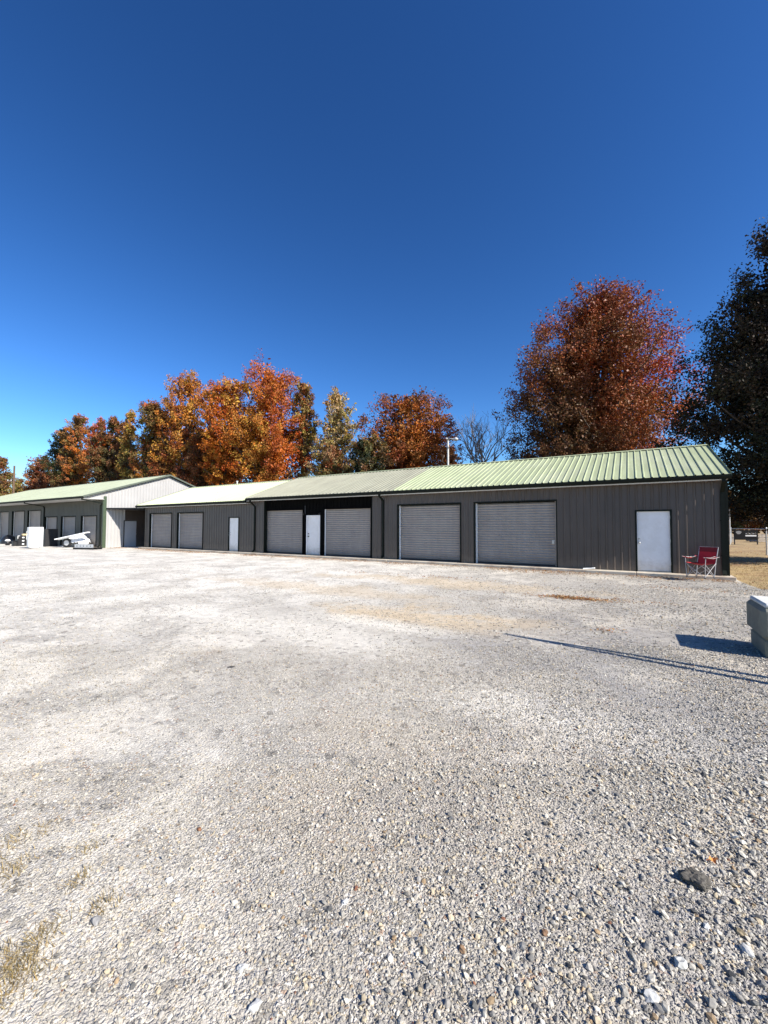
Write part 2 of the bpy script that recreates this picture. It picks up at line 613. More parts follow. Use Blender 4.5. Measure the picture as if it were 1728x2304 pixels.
def lawn_mat():
    mt = mat('dry_lawn', (0.30, 0.21, 0.095), 0.95, noise=0.35, nscale=2.2, bump=0.05, bscale=14, stain=(0.17, 0.085, 0.04), stscale=0.6)
    return mt


GZ = -0.10
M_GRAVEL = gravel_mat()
M_LAWN = lawn_mat()

# ------------------------------------------------------------------ ground
_rng = np.random.default_rng(3)


def wob(x, y):
    return (np.sin(x * 0.9 + 1.3 * np.sin(y * 0.35)) + np.sin(y * 1.7 + 0.6 * x) * 0.7 + np.sin(x * 2.9 - y * 2.1) * 0.35)


def lot_h(x, y):
    """height of the gravel: nearly level, sinking under the lawn at its ragged right-hand back edge and at its outer ends"""
    x, y = np.asarray(x, float), np.asarray(y, float)
    h = GZ + 0.006 * wob(x * 0.8, y * 0.8)
    edge = 14.55 + 0.25 * np.sin(x * 2.3) + 0.18 * np.sin(x * 5.1 + 1.0) - 0.08 * (x - 3)
    s = np.where(x > 2.75, edge - y, 9.0)
    s = np.minimum(s, 22 - x + 0.4 * np.sin(y))
    drop = np.clip(1 - s / 0.8, 0, 1)
    return h - 0.06 * drop * drop * (3 - 2 * drop) - 0.02 * np.clip(-s, 0, 2)


def grid_sheet(name, xs, ys, hf, mt):
    X, Y = np.meshgrid(xs, ys)
    Z = hf(X, Y)
    V = np.stack([X.ravel(), Y.ravel(), Z.ravel()], 1)
    nx, ny = len(xs), len(ys)
    i = np.arange((nx - 1) * (ny - 1))
    a = (i // (nx - 1)) * nx + i % (nx - 1)
    F = np.stack([a, a + 1, a + nx + 1, a + nx], 1)
    return np_mesh(name, V, F, mt, smooth=True)


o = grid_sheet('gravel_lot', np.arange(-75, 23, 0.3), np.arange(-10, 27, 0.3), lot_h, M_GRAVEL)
o['kind'] = 'structure'
gm = MB()
rings = [0, 30, 80, 200, 600, 2500]
rows = [[(rr * math.cos(2 * math.pi * k / 48), rr * math.sin(2 * math.pi * k / 48), GZ - 0.035) for k in range(48)] for rr in rings]
gm.quadgrid(rows, 0, False, True)
o = gm.build('lawn', M_LAWN)
o['kind'] = 'structure'


# ------------------------------------------------------------------ corrugated sheet
RIB, PW = 0.2286, 0.9144


def profile(u0, u1, rh=0.032, rb=0.088, rt=0.028, period=RIB, off=0.0):
    pts = [u0]
    k0 = math.floor((u0 - off) / period) - 1
    k1 = math.ceil((u1 - off) / period) + 1
    for k in range(k0, k1 + 1):
        c = off + k * period
        pts += [c - rb / 2, c - rt / 2, c + rt / 2, c + rb / 2]
    pts.append(u1)
    pts = sorted(p for p in pts if u0 <= p <= u1)

    def h(u):
        d = abs((u - off + period / 2) % period - period / 2)
        if d <= rt / 2 + 1e-6:
            return rh
        if d >= rb / 2 - 1e-6:
            return 0.0
        return rh * (rb / 2 - d) / (rb / 2 - rt / 2)
    return [(u, h(u)) for u in pts]


def sheet(u0, u1, lo, hi, fn, **kw):
    """corrugated sheet; fn(u, h, v) -> point; lo/hi numbers or functions of u"""
    mb = MB()
    pr = profile(u0, u1, **kw)
    L = lo if callable(lo) else (lambda u: lo)
    Hh = hi if callable(hi) else (lambda u: hi)
    mb.quadgrid([[fn(u, h, L(u)) for u, h in pr], [fn(u, h, Hh(u)) for u, h in pr]])
    return mb


def clad(parent, u0, u1, z1, fn, mt, openings=(), off=0.0, z0=0.0):
    """wall panels one by one, cut round the openings [(a, b, top)]"""
    cuts = {u0, u1}
    k = math.ceil((u0 - off) / PW)
    while off + k * PW < u1:
        if off + k * PW > u0 + 0.02:
            cuts.add(off + k * PW)
        k += 1
    for a, b, t in openings:
        cuts |= {a, b}
    cuts = sorted(cuts)
    for a, b in zip(cuts[:-1], cuts[1:]):
        if b - a < 0.004:
            continue
        mid = (a + b) / 2
        lo = z0
        for p, q, t in openings:
            if p < mid < q:
                lo = t
        sheet(a, b, lo, z1, fn, off=off + RIB / 2).build('wall_panel', mt, parent)


# ------------------------------------------------------------------ door builders
def roll_door(parent, x0, x1, z1, yw, casing=M_TRIM, latch=True, rec=0.16, z0=0.0, frame_out=0.02):
    """opening x0..x1 in the wall at yw; curtain sits rec behind the wall face"""
    yc = yw + rec
    a, b = x0 + 0.02, x1 - 0.02
    top = z1 - 0.02
    mb = MB()
    per = 0.102
    n = int((top - z0) / per) + 1
    rows = []
    for i in range(n * 6 + 1):
        z = z0 + 0.03 + i * per / 6
        if z > top:
            break
        ph = 2 * math.pi * i / 6
        y = yc - 0.024 * math.sin(ph) - 0.009 * math.sin(2 * ph)
        rows.append([(a, y, z), ((a + b) / 2, y - 0.004, z), (b, y, z)])
    mb.quadgrid(rows, 0, True)
    d = mb.build('roll_door', M_CURTAIN, parent)
    g = MB()
    g.box(x0 + 0.002, x0 + 0.07, yc - 0.06, yc - 0.022, z0, top + 0.01, bev=0.004)
    g.build('guide', M_GUIDE, d)
    g = MB()
    g.box(x1 - 0.06, x1 - 0.002, yc - 0.05, yc - 0.022, z0, top + 0.01, bev=0.004)
    g.build('guide', M_CURTAIN, d)
    g = MB()
    g.box(x0 + 0.07, x1 - 0.06, yc - 0.035, yc + 0.02, z0 + 0.001, z0 + 0.075, bev=0.006)
    g.build('bottom_bar', M_DARKMETAL, d)
    c = MB()
    c.box(x0 - 0.045, x0, yw - frame_out - 0.015, yc + 0.03, z0, z1 + 0.045)
    c.box(x1, x1 + 0.045, yw - frame_out - 0.015, yc + 0.03, z0, z1 + 0.045)
    c.box(x0, x1, yw - frame_out - 0.015, yc + 0.03, z1, z1 + 0.045)
    c.build('casing', casing, d)
    if latch:
        l = MB()
        zl = z0 + 0.86
        l.box(x1 - 0.17, x1 - 0.075, yc - 0.032, yc - 0.014, zl, zl + 0.15, bev=0.004)
        l.tube([(x1 - 0.12, yc - 0.05, zl + 0.02), (x1 - 0.08, yc - 0.055, zl + 0.07), (x1 - 0.12, yc - 0.05, zl + 0.12)], 0.012, 6)
        l.build('latch', M_STEEL, d)
        l = MB()
        l.box((x0 + x1) / 2 - 0.08, (x0 + x1) / 2 + 0.08, yc - 0.06, yc - 0.03, z0 + 0.02, z0 + 0.05, bev=0.004)
        l.build('pull_handle', M_DARKMETAL, d)
    return d


def knob(parent, x, y, z, name='handle', r=0.03, m=M_STEEL):
    mb = MB()
    mb.tube([(x, y, z), (x, y - 0.012, z)], r * 1.15, 10)
    mb.tube([(x, y - 0.012, z), (x, y - 0.035, z)], r * 0.5, 8)
    mb.tube([(x, y - 0.035, z), (x, y - 0.045, z), (x, y - 0.065, z), (x, y - 0.075, z)], [r * 0.75, r, r * 0.95, r * 0.5], 10)
    return mb.build(name, m, parent)


def entry_door(parent, x0, x1, z1, yw, frame_mat, panelled=False, rec=0.03, fw=0.05, z0=0.02, side=0):
    yd = yw + rec
    mb = MB()
    mb.box(x0 + 0.004, x1 - 0.004, yd, yd + 0.045, z0 + 0.012, z1 - 0.004, bev=0.003)
    if panelled:
        wd = x1 - x0
        for zz in ((0.18, 0.62), (0.80, 1.30), (1.45, z1 - 0.22)):
            for s in (0.10, 0.54):
                xa, xb = x0 + wd * s, x0 + wd * (s + 0.36)
                mb.box(xa, xb, yd - 0.006, yd - 0.0005, zz[0], zz[1], bev=0.004)
    d = mb.build('entry_door', M_DOOR, parent)
    f = MB()
    f.box(x0 - fw, x0, yw - 0.035, yw + 0.10, 0, z1 + fw)
    f.box(x1, x1 + fw, yw - 0.035, yw + 0.10, 0, z1 + fw)
    f.box(x0, x1, yw - 0.035, yw + 0.10, z1, z1 + fw)
    f.build('door_frame', frame_mat, d)
    s = MB()
    s.box(x0, x1, yw - 0.05, yw + 0.08, 0.001, 0.018)
    s.build('threshold', M_STEEL, d)
    knob(d, x0 + 0.07, yd, 0.98, 'handle', 0.03, M_STEEL if not panelled else M_DARKMETAL)
    knob(d, x0 + 0.07, yd, 1.12, 'deadbolt', 0.024, M_STEEL if not panelled else M_DARKMETAL)
    if not panelled:
        for zz in (0.25, 1.0, z1 - 0.25):
            h = MB()
            h.tube([(x1 - 0.002, yd - 0.012, zz), (x1 - 0.002, yd - 0.012, zz + 0.1)], 0.008, 6)
            h.build('hinge', M_STEEL, d)
    return d


def downspout(parent, x, yg, zg, yw, zbend, z_bot=-0.02, hw=0.042, hd=0.03, m=M_TRIM):
    mb = MB()
    yo = yw - hd - 0.022
    mb.sweep([(x, yg, zg), (x, yg, zg - 0.06), (x, yo, zbend), (x, yo, z_bot + 0.17), (x, yo - 0.13, z_bot + 0.05)], hw, hd, side=(1, 0, 0))
    d = mb.build('downspout', m, parent)
    for zz in (0.6, 1.7):
        s = MB()
        s.box(x - hw - 0.02, x + hw + 0.02, yo - hd - 0.004, yo + hd + 0.004, zz, zz + 0.03)
        s.build('strap', m, d)
    return d


def gutter(parent, x0, x1, ye, z, m=M_TRIM):
    """box gutter hung at the eave edge ye, top at z"""
    mb = MB()
    sec = [(0.0, 0.0), (0.0, -0.13), (-0.085, -0.13), (-0.125, -0.055), (-0.125, 0.0), (-0.108, 0.0), (-0.108, -0.05), (-0.078, -0.115), (-0.012, -0.115), (-0.012, 0.0)]
    rows = [[(x, ye + a, z + b) for a, b in sec] for x in (x0, x1)]
    mb.quadgrid(rows, 0, False, True)
    mb.poly([(x0, ye + a, z + b) for a, b in sec[:5]])
    mb.poly([(x1, ye + a, z + b) for a, b in sec[:5]][::-1])
    return mb.build('gutter', m, parent)


def fr(p):
    return (p[0], p[1], p[2])


# ------------------------------------------------------------------ main storage building (right and middle sections, one roof)
YW = 16.451           # wall face
XE = 2.56             # right end wall
XM0 = -19.05          # left end of the taller roof
EZ, RZ, RY = 3.147, 4.77, 20.43
OV = 0.35
SL = (RZ - EZ) / (RY - (YW - OV))
BACKY = RY + (RY - YW)

bld = thing('storage_building', (-8, YW, 0), 'long taupe storage building with pale green ribbed roof, nearest on the right', 'storage building')


def wallfn(y):
    return lambda u, h, v: (u, y - h, v)


yr = YW + 0.14


def X(px, y=yr, py=1200):
    return float(on_y(px, py, y)[0])


# openings measured from the photograph's sight lines
A0, A1 = X(1071), X(1253)
B0, B1 = X(899), X(1038)
D10, D11 = X(1433, YW), X(1508.5, YW)
C0, C1 = X(730.5, YW + 0.20), X(836, YW + 0.20)
E0, E1 = X(597, YW + 0.20), X(683, YW + 0.20)
D20, D21 = X(691, YW + 0.1), X(717.5, YW + 0.1)
P0, P1 = X(594, YW), X(838.5, YW)            # black infilled bay
SEAM = -9.49
RT_ = 2.49            # roll door height
soff_z = EZ - 0.17
clad(bld, P1, XE - 0.0, soff_z, wallfn(YW), M_SIDING, [(A0, A1, RT_), (B0, B1, RT_), (D10 - 0.05, D11 + 0.05, 2.09)], off=XE)
clad(bld, XM0, P0, soff_z, wallfn(YW), M_SIDING, off=XE)
for a, b in ((A0, A1), (B0, B1)):
    roll_door(bld, a, b, RT_, YW, latch=(a == A0))
entry_door(bld, D10, D11, 2.04, YW, M_TRIM)
# black infilled bay, set back from the siding
yb = YW + 0.13
clad(bld, P0, P1, soff_z, wallfn(yb), M_BLACK, [(E0 - 0.05, E1 + 0.05, 2.43), (C0 - 0.05, C1 + 0.05, 2.43), (D20 - 0.05, D21 + 0.05, 2.09)], off=XE)
for a, b in ((E0, E1), (C0, C1)):
    roll_door(bld, a, b, 2.42, yb, casing=M_BLACK, latch=False, rec=0.12)
entry_door(bld, D20, D21, 2.04, yb, M_DOOR, panelled=True, fw=0.06)
for a in (P0, P1 - 0.04):
    mb = MB()
    mb.box(a, a + 0.04, YW - 0.03, yb + 0.05, 0, soff_z)
    mb.build('bay_trim', M_TRIM, bld)
# small bracket and conduit over the middle door
mb = MB()
xm = (D20 + D21) / 2 - 0.55
mb.tube([(xm, yb - 0.03, 2.16), (xm, yb - 0.03, 2.62)], 0.035, 8)
mb.build('conduit', M_DARKMETAL, bld)
for xx in (D20 - 0.18, D21 + 0.12):
    mb = MB()
    mb.tube([(xx, yb - 0.02, 2.22), (xx, yb - 0.10, 2.20), (xx, yb - 0.15, 2.14)], [0.02, 0.035, 0.05], 8)
    mb.build('door_light', M_DARKMETAL, bld)
# roof, panel by panel
cs, sn = math.cos(math.atan(SL)), math.sin(math.atan(SL))


def roof_fn(ye, ze, sl, sgn=1):
    c, s = math.cos(math.atan(sl)), math.sin(math.atan(sl))
    return lambda u, h, v: (u, ye + sgn * (v * c - h * s), ze + v * s + h * c)


def roof(parent, x0, x1, ye, ze, yr_, zr, mats, back=True, off=0.0, rear_to=None):
    sl = (zr - ze) / (yr_ - ye)
    L = math.hypot(zr - ze, yr_ - ye)
    fn = roof_fn(ye, ze, sl)
    cuts = sorted({x0, x1} | {off + k * PW for k in range(-120, 60) if x0 + 0.03 < off + k * PW < x1 - 0.03})
    for i, (a, b) in enumerate(zip(cuts[:-1], cuts[1:])):
        lift = 0.0015 * (i % 2)
        mt_ = mats((a + b) / 2)
        sheet(a, b + (0.012 if b < x1 else 0), -0.03, L, lambda u, h, v: fn(u, h + lift, v), rh=0.032, rb=0.054, rt=0.022, off=off + RIB / 2).build('roof_panel', mt_, parent)
    rb = 2 * yr_ - ye if rear_to is None else rear_to
    fb = roof_fn(rb, ze, sl, -1)
    sheet(x0, x1, -0.03, L, fb, rh=0.032, rb=0.054, rt=0.022, off=off + RIB / 2).build('rear_roof', mats((x0 + x1) / 2), parent)
    mb = MB()
    c = [(x, y, z) for x in (x0 - 0.01, x1 + 0.01) for y, z in ()]
    rows = [[(x, yr_ - 0.16, zr - 0.16 * sl + 0.04), (x, yr_, zr + 0.045), (x, yr_ + 0.16, zr - 0.16 * sl + 0.04)] for x in (x0 - 0.01, x1 + 0.01)]
    mb.quadgrid(rows)
    return mb


roof(bld, XM0, XE + 0.06, YW - OV, EZ, RY, RZ, lambda x: M_ROOF_A if x > SEAM else M_ROOF_B, off=XE).build('ridge_cap', M_ROOF_A, bld)
gutter(bld, XM0 - 0.02, XE + 0.07, YW - OV + 0.012, EZ - 0.03)
mb = MB()
mb.box(XM0, XE, YW - OV + 0.014, YW - 0.001, soff_z, soff_z + 0.02)
mb.build('soffit', M_SOFFIT, bld)
mb = MB()
mb.box(XM0, XE - 0.08, YW - OV - 0.02, YW - OV + 0.010, soff_z - 0.02, soff_z + 0.03)
mb.build('fascia_strip', M_SOFFIT, bld)


def rake(parent, x, ye, ze, yr_, zr, m, drop=0.16, th=0.03):
    mb = MB()
    yb_ = 2 * yr_ - ye
    for xx0, xx1 in ((x, x + th),):
        top = [(ye - 0.02, ze + 0.03), (yr_, zr + 0.045), (yb_ + 0.02, ze + 0.03)]
        a = [[(xx0, y, z) for y, z in top], [(xx1, y, z) for y, z in top], [(xx1, y, z - drop) for y, z in top], [(xx0, y, z - drop) for y, z in top]]
        for i in range(4):
            mb.quadgrid([a[i], a[(i + 1) % 4]])
        for k in (0, 2):
            mb.poly([a[i][k] for i in range(4)])
    return mb.build('rake_trim', m, parent)


rake(bld, XE + 0.062, YW - OV, EZ, RY, RZ, M_GREEN, 0.10)
rake(bld, XM0 - 0.035, YW - OV, EZ, RY, RZ, M_TRIM, 0.14)
# end wall of the right gable, rear wall, left return
gab = lambda u: EZ - 0.10 + SL * ((u - (YW - OV)) if u < RY else (2 * RY - u - (YW - OV)))
mid = np.linspace(YW, RY, 2)
for a, b in ((YW, RY), (RY, BACKY)):
    k = 0
    u = a
    while u < b - 0.01:
        v = min(u + PW, b)
        sheet(u, v, 0.0, gab, lambda q, h, z: (XE + h, q, z), off=YW + RIB / 2).build('wall_panel', M_SIDING, bld)
        u = v
sheet(XM0, XE, 0.0, EZ - 0.1, lambda u, h, v: (u, BACKY + h, v)).build('rear_wall', M_SIDING, bld)
mb = MB()
mb.poly([(XM0, YW, 0), (XM0, BACKY, 0), (XM0, BACKY, EZ), (XM0, RY, RZ - 0.08), (XM0, YW, EZ)])
mb.build('end_wall', M_SIDING, bld)
# corner trim and downspouts
mb = MB()
mb.box(XE - 0.10, XE + 0.035, YW - 0.026, YW - 0.002, 0, soff_z - 0.003)
mb.box(XE + 0.003, XE + 0.035, YW - 0.002, YW + 0.10, 0, soff_z - 0.003)
mb.build('corner_trim', M_TRIM, bld)
downspout(bld, XE - 0.11, YW - OV - 0.05, EZ - 0.16, YW, 2.62, hw=0.05)
downspout(bld, X(863, YW), YW - OV - 0.05, EZ - 0.16, YW, 2.72)
downspout(bld, X(574, YW), YW - OV - 0.05, EZ - 0.16, YW, 2.66)
# slab edge, cast in lengths
xs_ = [XE + 0.12, D10 - 0.05, A0 - 0.7, B0 - 0.35, P1 - 0.3, P0 - 0.1, XM0]
for a, b in zip(xs_[1:], xs_[:-1]):
    mb = MB()
    mb.box(a + 0.006, b - 0.006, YW - 0.46 + random.uniform(-0.01, 0.01), YW + 0.35, GZ - 0.08, -0.002, bev=0.012)
    mb.build('foundation_slab', M_CONC, bld)
# a stray bent downspout end lying on the slab left of the white door
p = on_y(1327, 1284, YW - 0.12)
mb = MB()
mb.sweep([(p[0] - 0.20, p[1] - 0.08, 0.02), (p[0] + 0.02, p[1], 0.035), (p[0] + 0.16, p[1] + 0.04, 0.05)], 0.03, 0.02, side=(0.3, 1, 0))
tag(mb.build('loose_gutter_end', M_GUIDE), 'short bent white gutter piece lying on the slab left of the plain white door', 'gutter piece')

# ------------------------------------------------------------------ left wing (lower roof)
XW0 = -30.25
EZ2, RZ2 = 3.02, 4.66
wing = thing('storage_wing', (-25, YW, 0), 'lower middle storage wing with bright pale green roof and two roll doors', 'storage building')
F0, F1 = X(403), X(460)
G0, G1 = X(341), X(389.5)
D30, D31 = X(515, YW), X(536.3, YW)
yw2 = YW + 0.012
sz2 = EZ2 - 0.17
clad(wing, XW0, XM0 - 0.003, sz2, wallfn(yw2), M_SIDING, [(F0, F1, 2.40), (G0, G1, 2.40), (D30 - 0.05, D31 + 0.05, 2.07)], off=XE)
for a, b in ((F0, F1), (G0, G1)):
    roll_door(wing, a, b, 2.40, yw2, latch=False)
entry_door(wing, D30, D31, 2.02, yw2, M_TRIM)
# dark fittings show against this door
roof(wing, XW0 - 0.55, XM0 - 0.04, YW - OV, EZ2, RY, RZ2, lambda x: M_ROOF_C, off=XE).build('ridge_cap', M_ROOF_C, wing)
gutter(wing, XW0 - 0.58, XM0 - 0.05, YW - OV + 0.012, EZ2 - 0.03)
mb = MB()
mb.box(XW0 - 0.5, XM0 - 0.05, YW - OV + 0.014, YW - 0.001, sz2, sz2 + 0.02)
mb.build('soffit', M_SOFFIT, wing)
mb = MB()
mb.box(XW0 - 0.5, XM0 - 0.05, YW - OV - 0.02, YW - OV + 0.010, sz2 - 0.02, sz2 + 0.03)
mb.build('fascia_strip', M_SOFFIT, wing)
rake(wing, XW0 - 0.585, YW - OV, EZ2, RY, RZ2, M_GREEN, 0.12)
gab2 = lambda u: EZ2 - 0.10 + (RZ2 - EZ2) / (RY - YW + OV) * ((u - (YW - OV)) if u < RY else (2 * RY - u - (YW - OV)))
for a, b in ((YW, RY), (RY, BACKY)):
    u = a
    while u < b - 0.01:
        v = min(u + PW, b)
        sheet(u, v, 0.0, gab2, lambda q, h, z: (XW0 - h, q, z), off=YW + RIB / 2).build('wall_panel', M_SIDING, wing)
        u = v
sheet(XW0, XM0, 0.0, EZ2 - 0.1, lambda u, h, v: (u, BACKY + h, v)).build('rear_wall', M_SIDING, wing)
mb = MB()
mb.box(XW0 - 0.03, XW0 + 0.09, yw2 - 0.026, yw2 - 0.002, 0, sz2 - 0.003)
mb.build('corner_trim', M_SIDING, wing)
xs_ = [XM0 - 0.004, D30 - 0.4, F0 - 0.3, XW0 - 0.1]
for a, b in zip(xs_[1:], xs_[:-1]):
    mb = MB()
    mb.box(a + 0.006, b - 0.006, YW - 0.42, YW + 0.35, GZ - 0.08, -0.003, bev=0.012)
    mb.build('foundation_slab', M_CONC, wing)
# roof vent on the wing ridge
p = on_y(533.5, 1090, RY + 0.4)
mb = MB()
mb.tube([(p[0], RY + 0.4, RZ2 - 0.25), (p[0], RY + 0.4, RZ2 + 0.28)], 0.055, 10)
mb.tube([(p[0], RY + 0.4, RZ2 + 0.27), (p[0], RY + 0.4, RZ2 + 0.33)], [0.10, 0.06], 10)
mb.build('vent_pipe', M_PALEPOLE, wing)

# ------------------------------------------------------------------ left building, gable end in full sun
XG = -33.25
YF = 15.0
LEY, LEZ, LRY, LRZ = 13.62, 3.64, 19.92, 5.80
LSL = (LRZ - LEZ) / (LRY - LEY)
LX0 = -62.0
LBY = 2 * LRY - YF
lb = thing('gabled_building', (-45, YF, 0), 'far left storage building with white sunlit gable end and deep eave', 'storage building')
yl = YF + 0.14


def XL(px, y=yl):
    return float(on_y(px, 1200, y)[0])


lo_doors = [(XL(187), XL(221)), (XL(142), XL(174)), (XL(105), XL(132))]
hi_doors = [(XL(66), XL(97) - 0.15), (XL(31), XL(58)), (XL(1), XL(23)), (XL(-30), XL(-8))]
step = XL(99, YF)
lsz = LEZ - 0.18
ztop = lambda pxl, py, x: float(on_x(pxl, py, x)[2])
LO_T = float(on_y(187, 1161.5, yl)[2])
HI_T = float(on_y(66, 1149.5, yl)[2])
clad(lb, step, XG, lsz, wallfn(YF), M_SIDING_OLIVE, [(a, b, LO_T) for a, b in lo_doors], off=XG, z0=-0.05)
clad(lb, LX0, step, lsz, wallfn(YF), M_SIDING_OLIVE, [(a, b, HI_T) for a, b in hi_doors], off=XG, z0=-0.05)
for a, b in lo_doors:
    roll_door(lb, a, b, LO_T, YF, latch=False, z0=-0.05)
for a, b in hi_doors:
    roll_door(lb, a, b, HI_T, YF, latch=False, z0=-0.05)
# gable wall, panel by panel, with the door under the lean-to
gabL = lambda u: LEZ - 0.12 + LSL * ((u - LEY) if u < LRY else (2 * LRY - u - LEY))
n0, n1 = 16.49, 17.41
u = YF
cuts = sorted({YF, LBY, LRY, n0 - 0.05, n1 + 0.05} | {YF + PW * k for k in range(1, 12) if YF + PW * k < LBY - 0.05})
for a, b in zip(cuts[:-1], cuts[1:]):
    if b - a < 0.01:
        continue
    lo = 1.95 if n0 - 0.04 < (a + b) / 2 < n1 + 0.04 else -0.1
    sheet(a, b, lo, gabL, lambda q, h, z: (XG + h, q, z), off=YF + RIB / 2).build('wall_panel', M_SUNLIT_SIDING, lb)
sheet(LEY + 0.02, YF, lsz, gabL, lambda q, h, z: (XG + h, q, z), off=YF + RIB / 2).build('wall_panel', M_SUNLIT_SIDING, lb)
mb = MB()
mb.box(XG - 0.03, XG + 0.015, n0, n1, -0.08, 1.90, bev=0.004)
nd = mb.build('entry_door', M_SHADEDOOR, lb)
mb = MB()
mb.box(XG - 0.05, XG + 0.04, n0 - 0.05, n0, -0.1, 1.95)
mb.box(XG - 0.05, XG + 0.04, n1, n1 + 0.05, -0.1, 1.95)
mb.box(XG - 0.05, XG + 0.04, n0, n1, 1.90, 1.95)
mb.build('door_frame', M_TRIM, nd)
mb = MB()
mb.tube([(XG + 0.015, n1 - 0.08, 0.9), (XG + 0.06, n1 - 0.08, 0.9), (XG + 0.085, n1 - 0.08, 0.9)], [0.015, 0.015, 0.032], 10)
mb.build('handle', M_STEEL, nd)
sheet(LX0, XG, 0.0, LEZ + 0.3, lambda u, h, v: (u, LBY + h, v)).build('rear_wall', M_SIDING_OLIVE, lb)
mb = MB()
mb.poly([(LX0, YF, 0), (LX0, LBY, 0), (LX0, LBY, LEZ), (LX0, LRY, LRZ - 0.1), (LX0, YF, LEZ)])
mb.build('end_wall', M_SIDING_OLIVE, lb)
roof(lb, LX0 - 0.2, XG + 0.22, LEY, LEZ, LRY, LRZ, lambda x: M_ROOF_D, off=XG).build('ridge_cap', M_ROOF_D, lb)
rake(lb, XG + 0.225, LEY, LEZ, LRY, LRZ, M_RAKE, 0.125)
gutter(lb, LX0, XG + 0.24, LEY + 0.012, LEZ - 0.03)
# sloping white soffit under the deep eave, as boards
SB = 1.83
xx = XG + 0.2
k = 0
while xx > LX0:
    mb = MB()
    x2 = max(xx - SB, LX0)
    mb.box(x2 + 0.004, xx, LEY + 0.02, YF - 0.024, lsz, lsz + 0.015)
    mb.build('soffit_board', M_SOFFIT, lb)
    xx = x2
mb = MB()
mb.box(XG - 0.16, XG + 0.05, YF - 0.027, YF - 0.003, -0.1, lsz - 0.004)
mb.box(XG + 0.024, XG + 0.05, YF - 0.003, YF + 0.20, -0.1, lsz + 0.25)
mb.build('corner_trim', M_GREEN, lb)
# downspouts: long raking run back from the gutter to the wall
for xg, xw_, sign in ((XG + 0.12, XG - 0.26, 1), (step + 0.1, step, 1)):
    mb = MB()
    yo = YF - 0.055
    mb.sweep([(xg, LEY - 0.05, LEZ - 0.15), (xg, LEY - 0.05, LEZ - 0.24), (xg - 0.02, yo - 0.08, lsz - 0.26), (xw_, yo, lsz - 0.42), (xw_, yo, 0.12), (xw_ + 0.02, yo - 0.14, -0.02)], 0.045, 0.032, side=(1, 0, 0))
    mb.build('downspout', M_TRIM, lb)
for a, b in ((XG + 0.05, step), (step, LX0)):
    mb = MB()
    mb.box(b + 0.006, a - 0.006, YF - 0.5, YF + 0.3, GZ - 0.08, -0.052, bev=0.012)
    mb.build('foundation_slab', M_CONC, lb)
# lean-to cover over the gap between the two buildings: a skewed dark slab
ap = [(XG + 0.03, 15.17), (XW0 - 0.06, 16.40), (XW0 - 0.06, 19.2), (XG + 0.03, 19.2)]
mb = MB()
b0 = [(x, y, 2.76) for x, y in ap]
b1 = [(x, y, 2.86) for x, y in ap]
mb.quadgrid([b0, b1], 0, False, True)
mb.poly(b0[::-1])
mb.poly(b1)
lean = mb.build('lean_to_roof', M_DARKMETAL)
tag(lean, 'dark flat lean-to roof bridging the gap between white gable and lower wing', 'lean-to roof')
yk = 16.52  # dark boards added to put the nook's shade over the pale wall
while yk < 19.0:
    y2 = min(yk + 0.42, 19.0)
    if not (n0 - 0.06 < (yk + y2) / 2 < n1 + 0.06):
        mb = MB()
        mb.box(XG + 0.036, XG + 0.055, max(yk, 16.52) + 0.003, y2 - 0.003, -0.1, 2.74)
        mb.build('shade_board', M_SIDING, lean)
    else:
        mb = MB()
        mb.box(XG + 0.036, XG + 0.055, yk + 0.003, y2 - 0.003, 1.97, 2.74)
        mb.build('shade_board', M_SIDING, lean)
    yk = y2
mb = MB()
for k in range(4):
    xa = XG + 0.06 + (XW0 - XG - 0.14) * k / 4
    xb = XG + 0.06 + (XW0 - XG - 0.14) * (k + 1) / 4
    mb.box(xa + 0.004, xb - 0.004, 19.0, 19.08, -0.12, 2.755)
mb.build('back_wall', M_BLACKPL, lean)

# ------------------------------------------------------------------ trees
rngT = np.random.default_rng(11)


def blob_noise(d, seed, k=6):
    r = np.random.default_rng(seed)
    out = np.zeros(len(d))
    for i in range(k):
        ax = r.normal(size=3)
        ax /= np.linalg.norm(ax)
        out += np.sin(d @ ax * r.uniform(3, 7) + r.uniform(0, 6.28)) / k ** 0.5
    return out


def leaves_from(cent, axis, spread, nper, size, cols, seed, jitter=0.13):
    """clusters of leaf quads. cent (n,3), axis (n,3) stretch direction, spread (n,), cols (n,3)"""
    r = np.random.default_rng(seed)
    n = len(cent)
    C = np.repeat(cent, nper, 0)
    A = np.repeat(axis, nper, 0)
    S = np.repeat(spread, nper)[:, None]
    K = np.repeat(cols, nper, 0)
    N = len(C)
    off = r.normal(size=(N, 3))
    off /= np.maximum(1, np.linalg.norm(off, axis=1) / 1.7)[:, None]
    off *= 0.55
    off += A * np.clip(r.normal(size=(N, 1)) * 0.55, -1.0, 1.0)
    P = C + off * S
    a = r.normal(size=(N, 3))
    a /= np.linalg.norm(a, axis=1)[:, None]
    b = np.cross(a, r.normal(size=(N, 3)))
    b /= np.linalg.norm(b, axis=1)[:, None]
    s = size * r.uniform(0.55, 1.25, (N, 1))
    w_ = s * r.uniform(0.45, 0.75, (N, 1))
    c = np.cross(a, b) * s * r.uniform(-0.25, 0.25, (N, 1))
    V = np.stack([P - a * s, P + b * w_ + c, P + a * s, P - b * w_ + c], 1).reshape(-1, 3)
    F = np.arange(4 * N).reshape(-1, 4)
    kk = K * (1 + jitter * r.normal(size=(N, 1))) * (1 + 0.10 * r.normal(size=(N, 3)))
    kk = np.clip(kk, 0.004, 0.8)
    return V, F, np.repeat(kk, 4, 0)


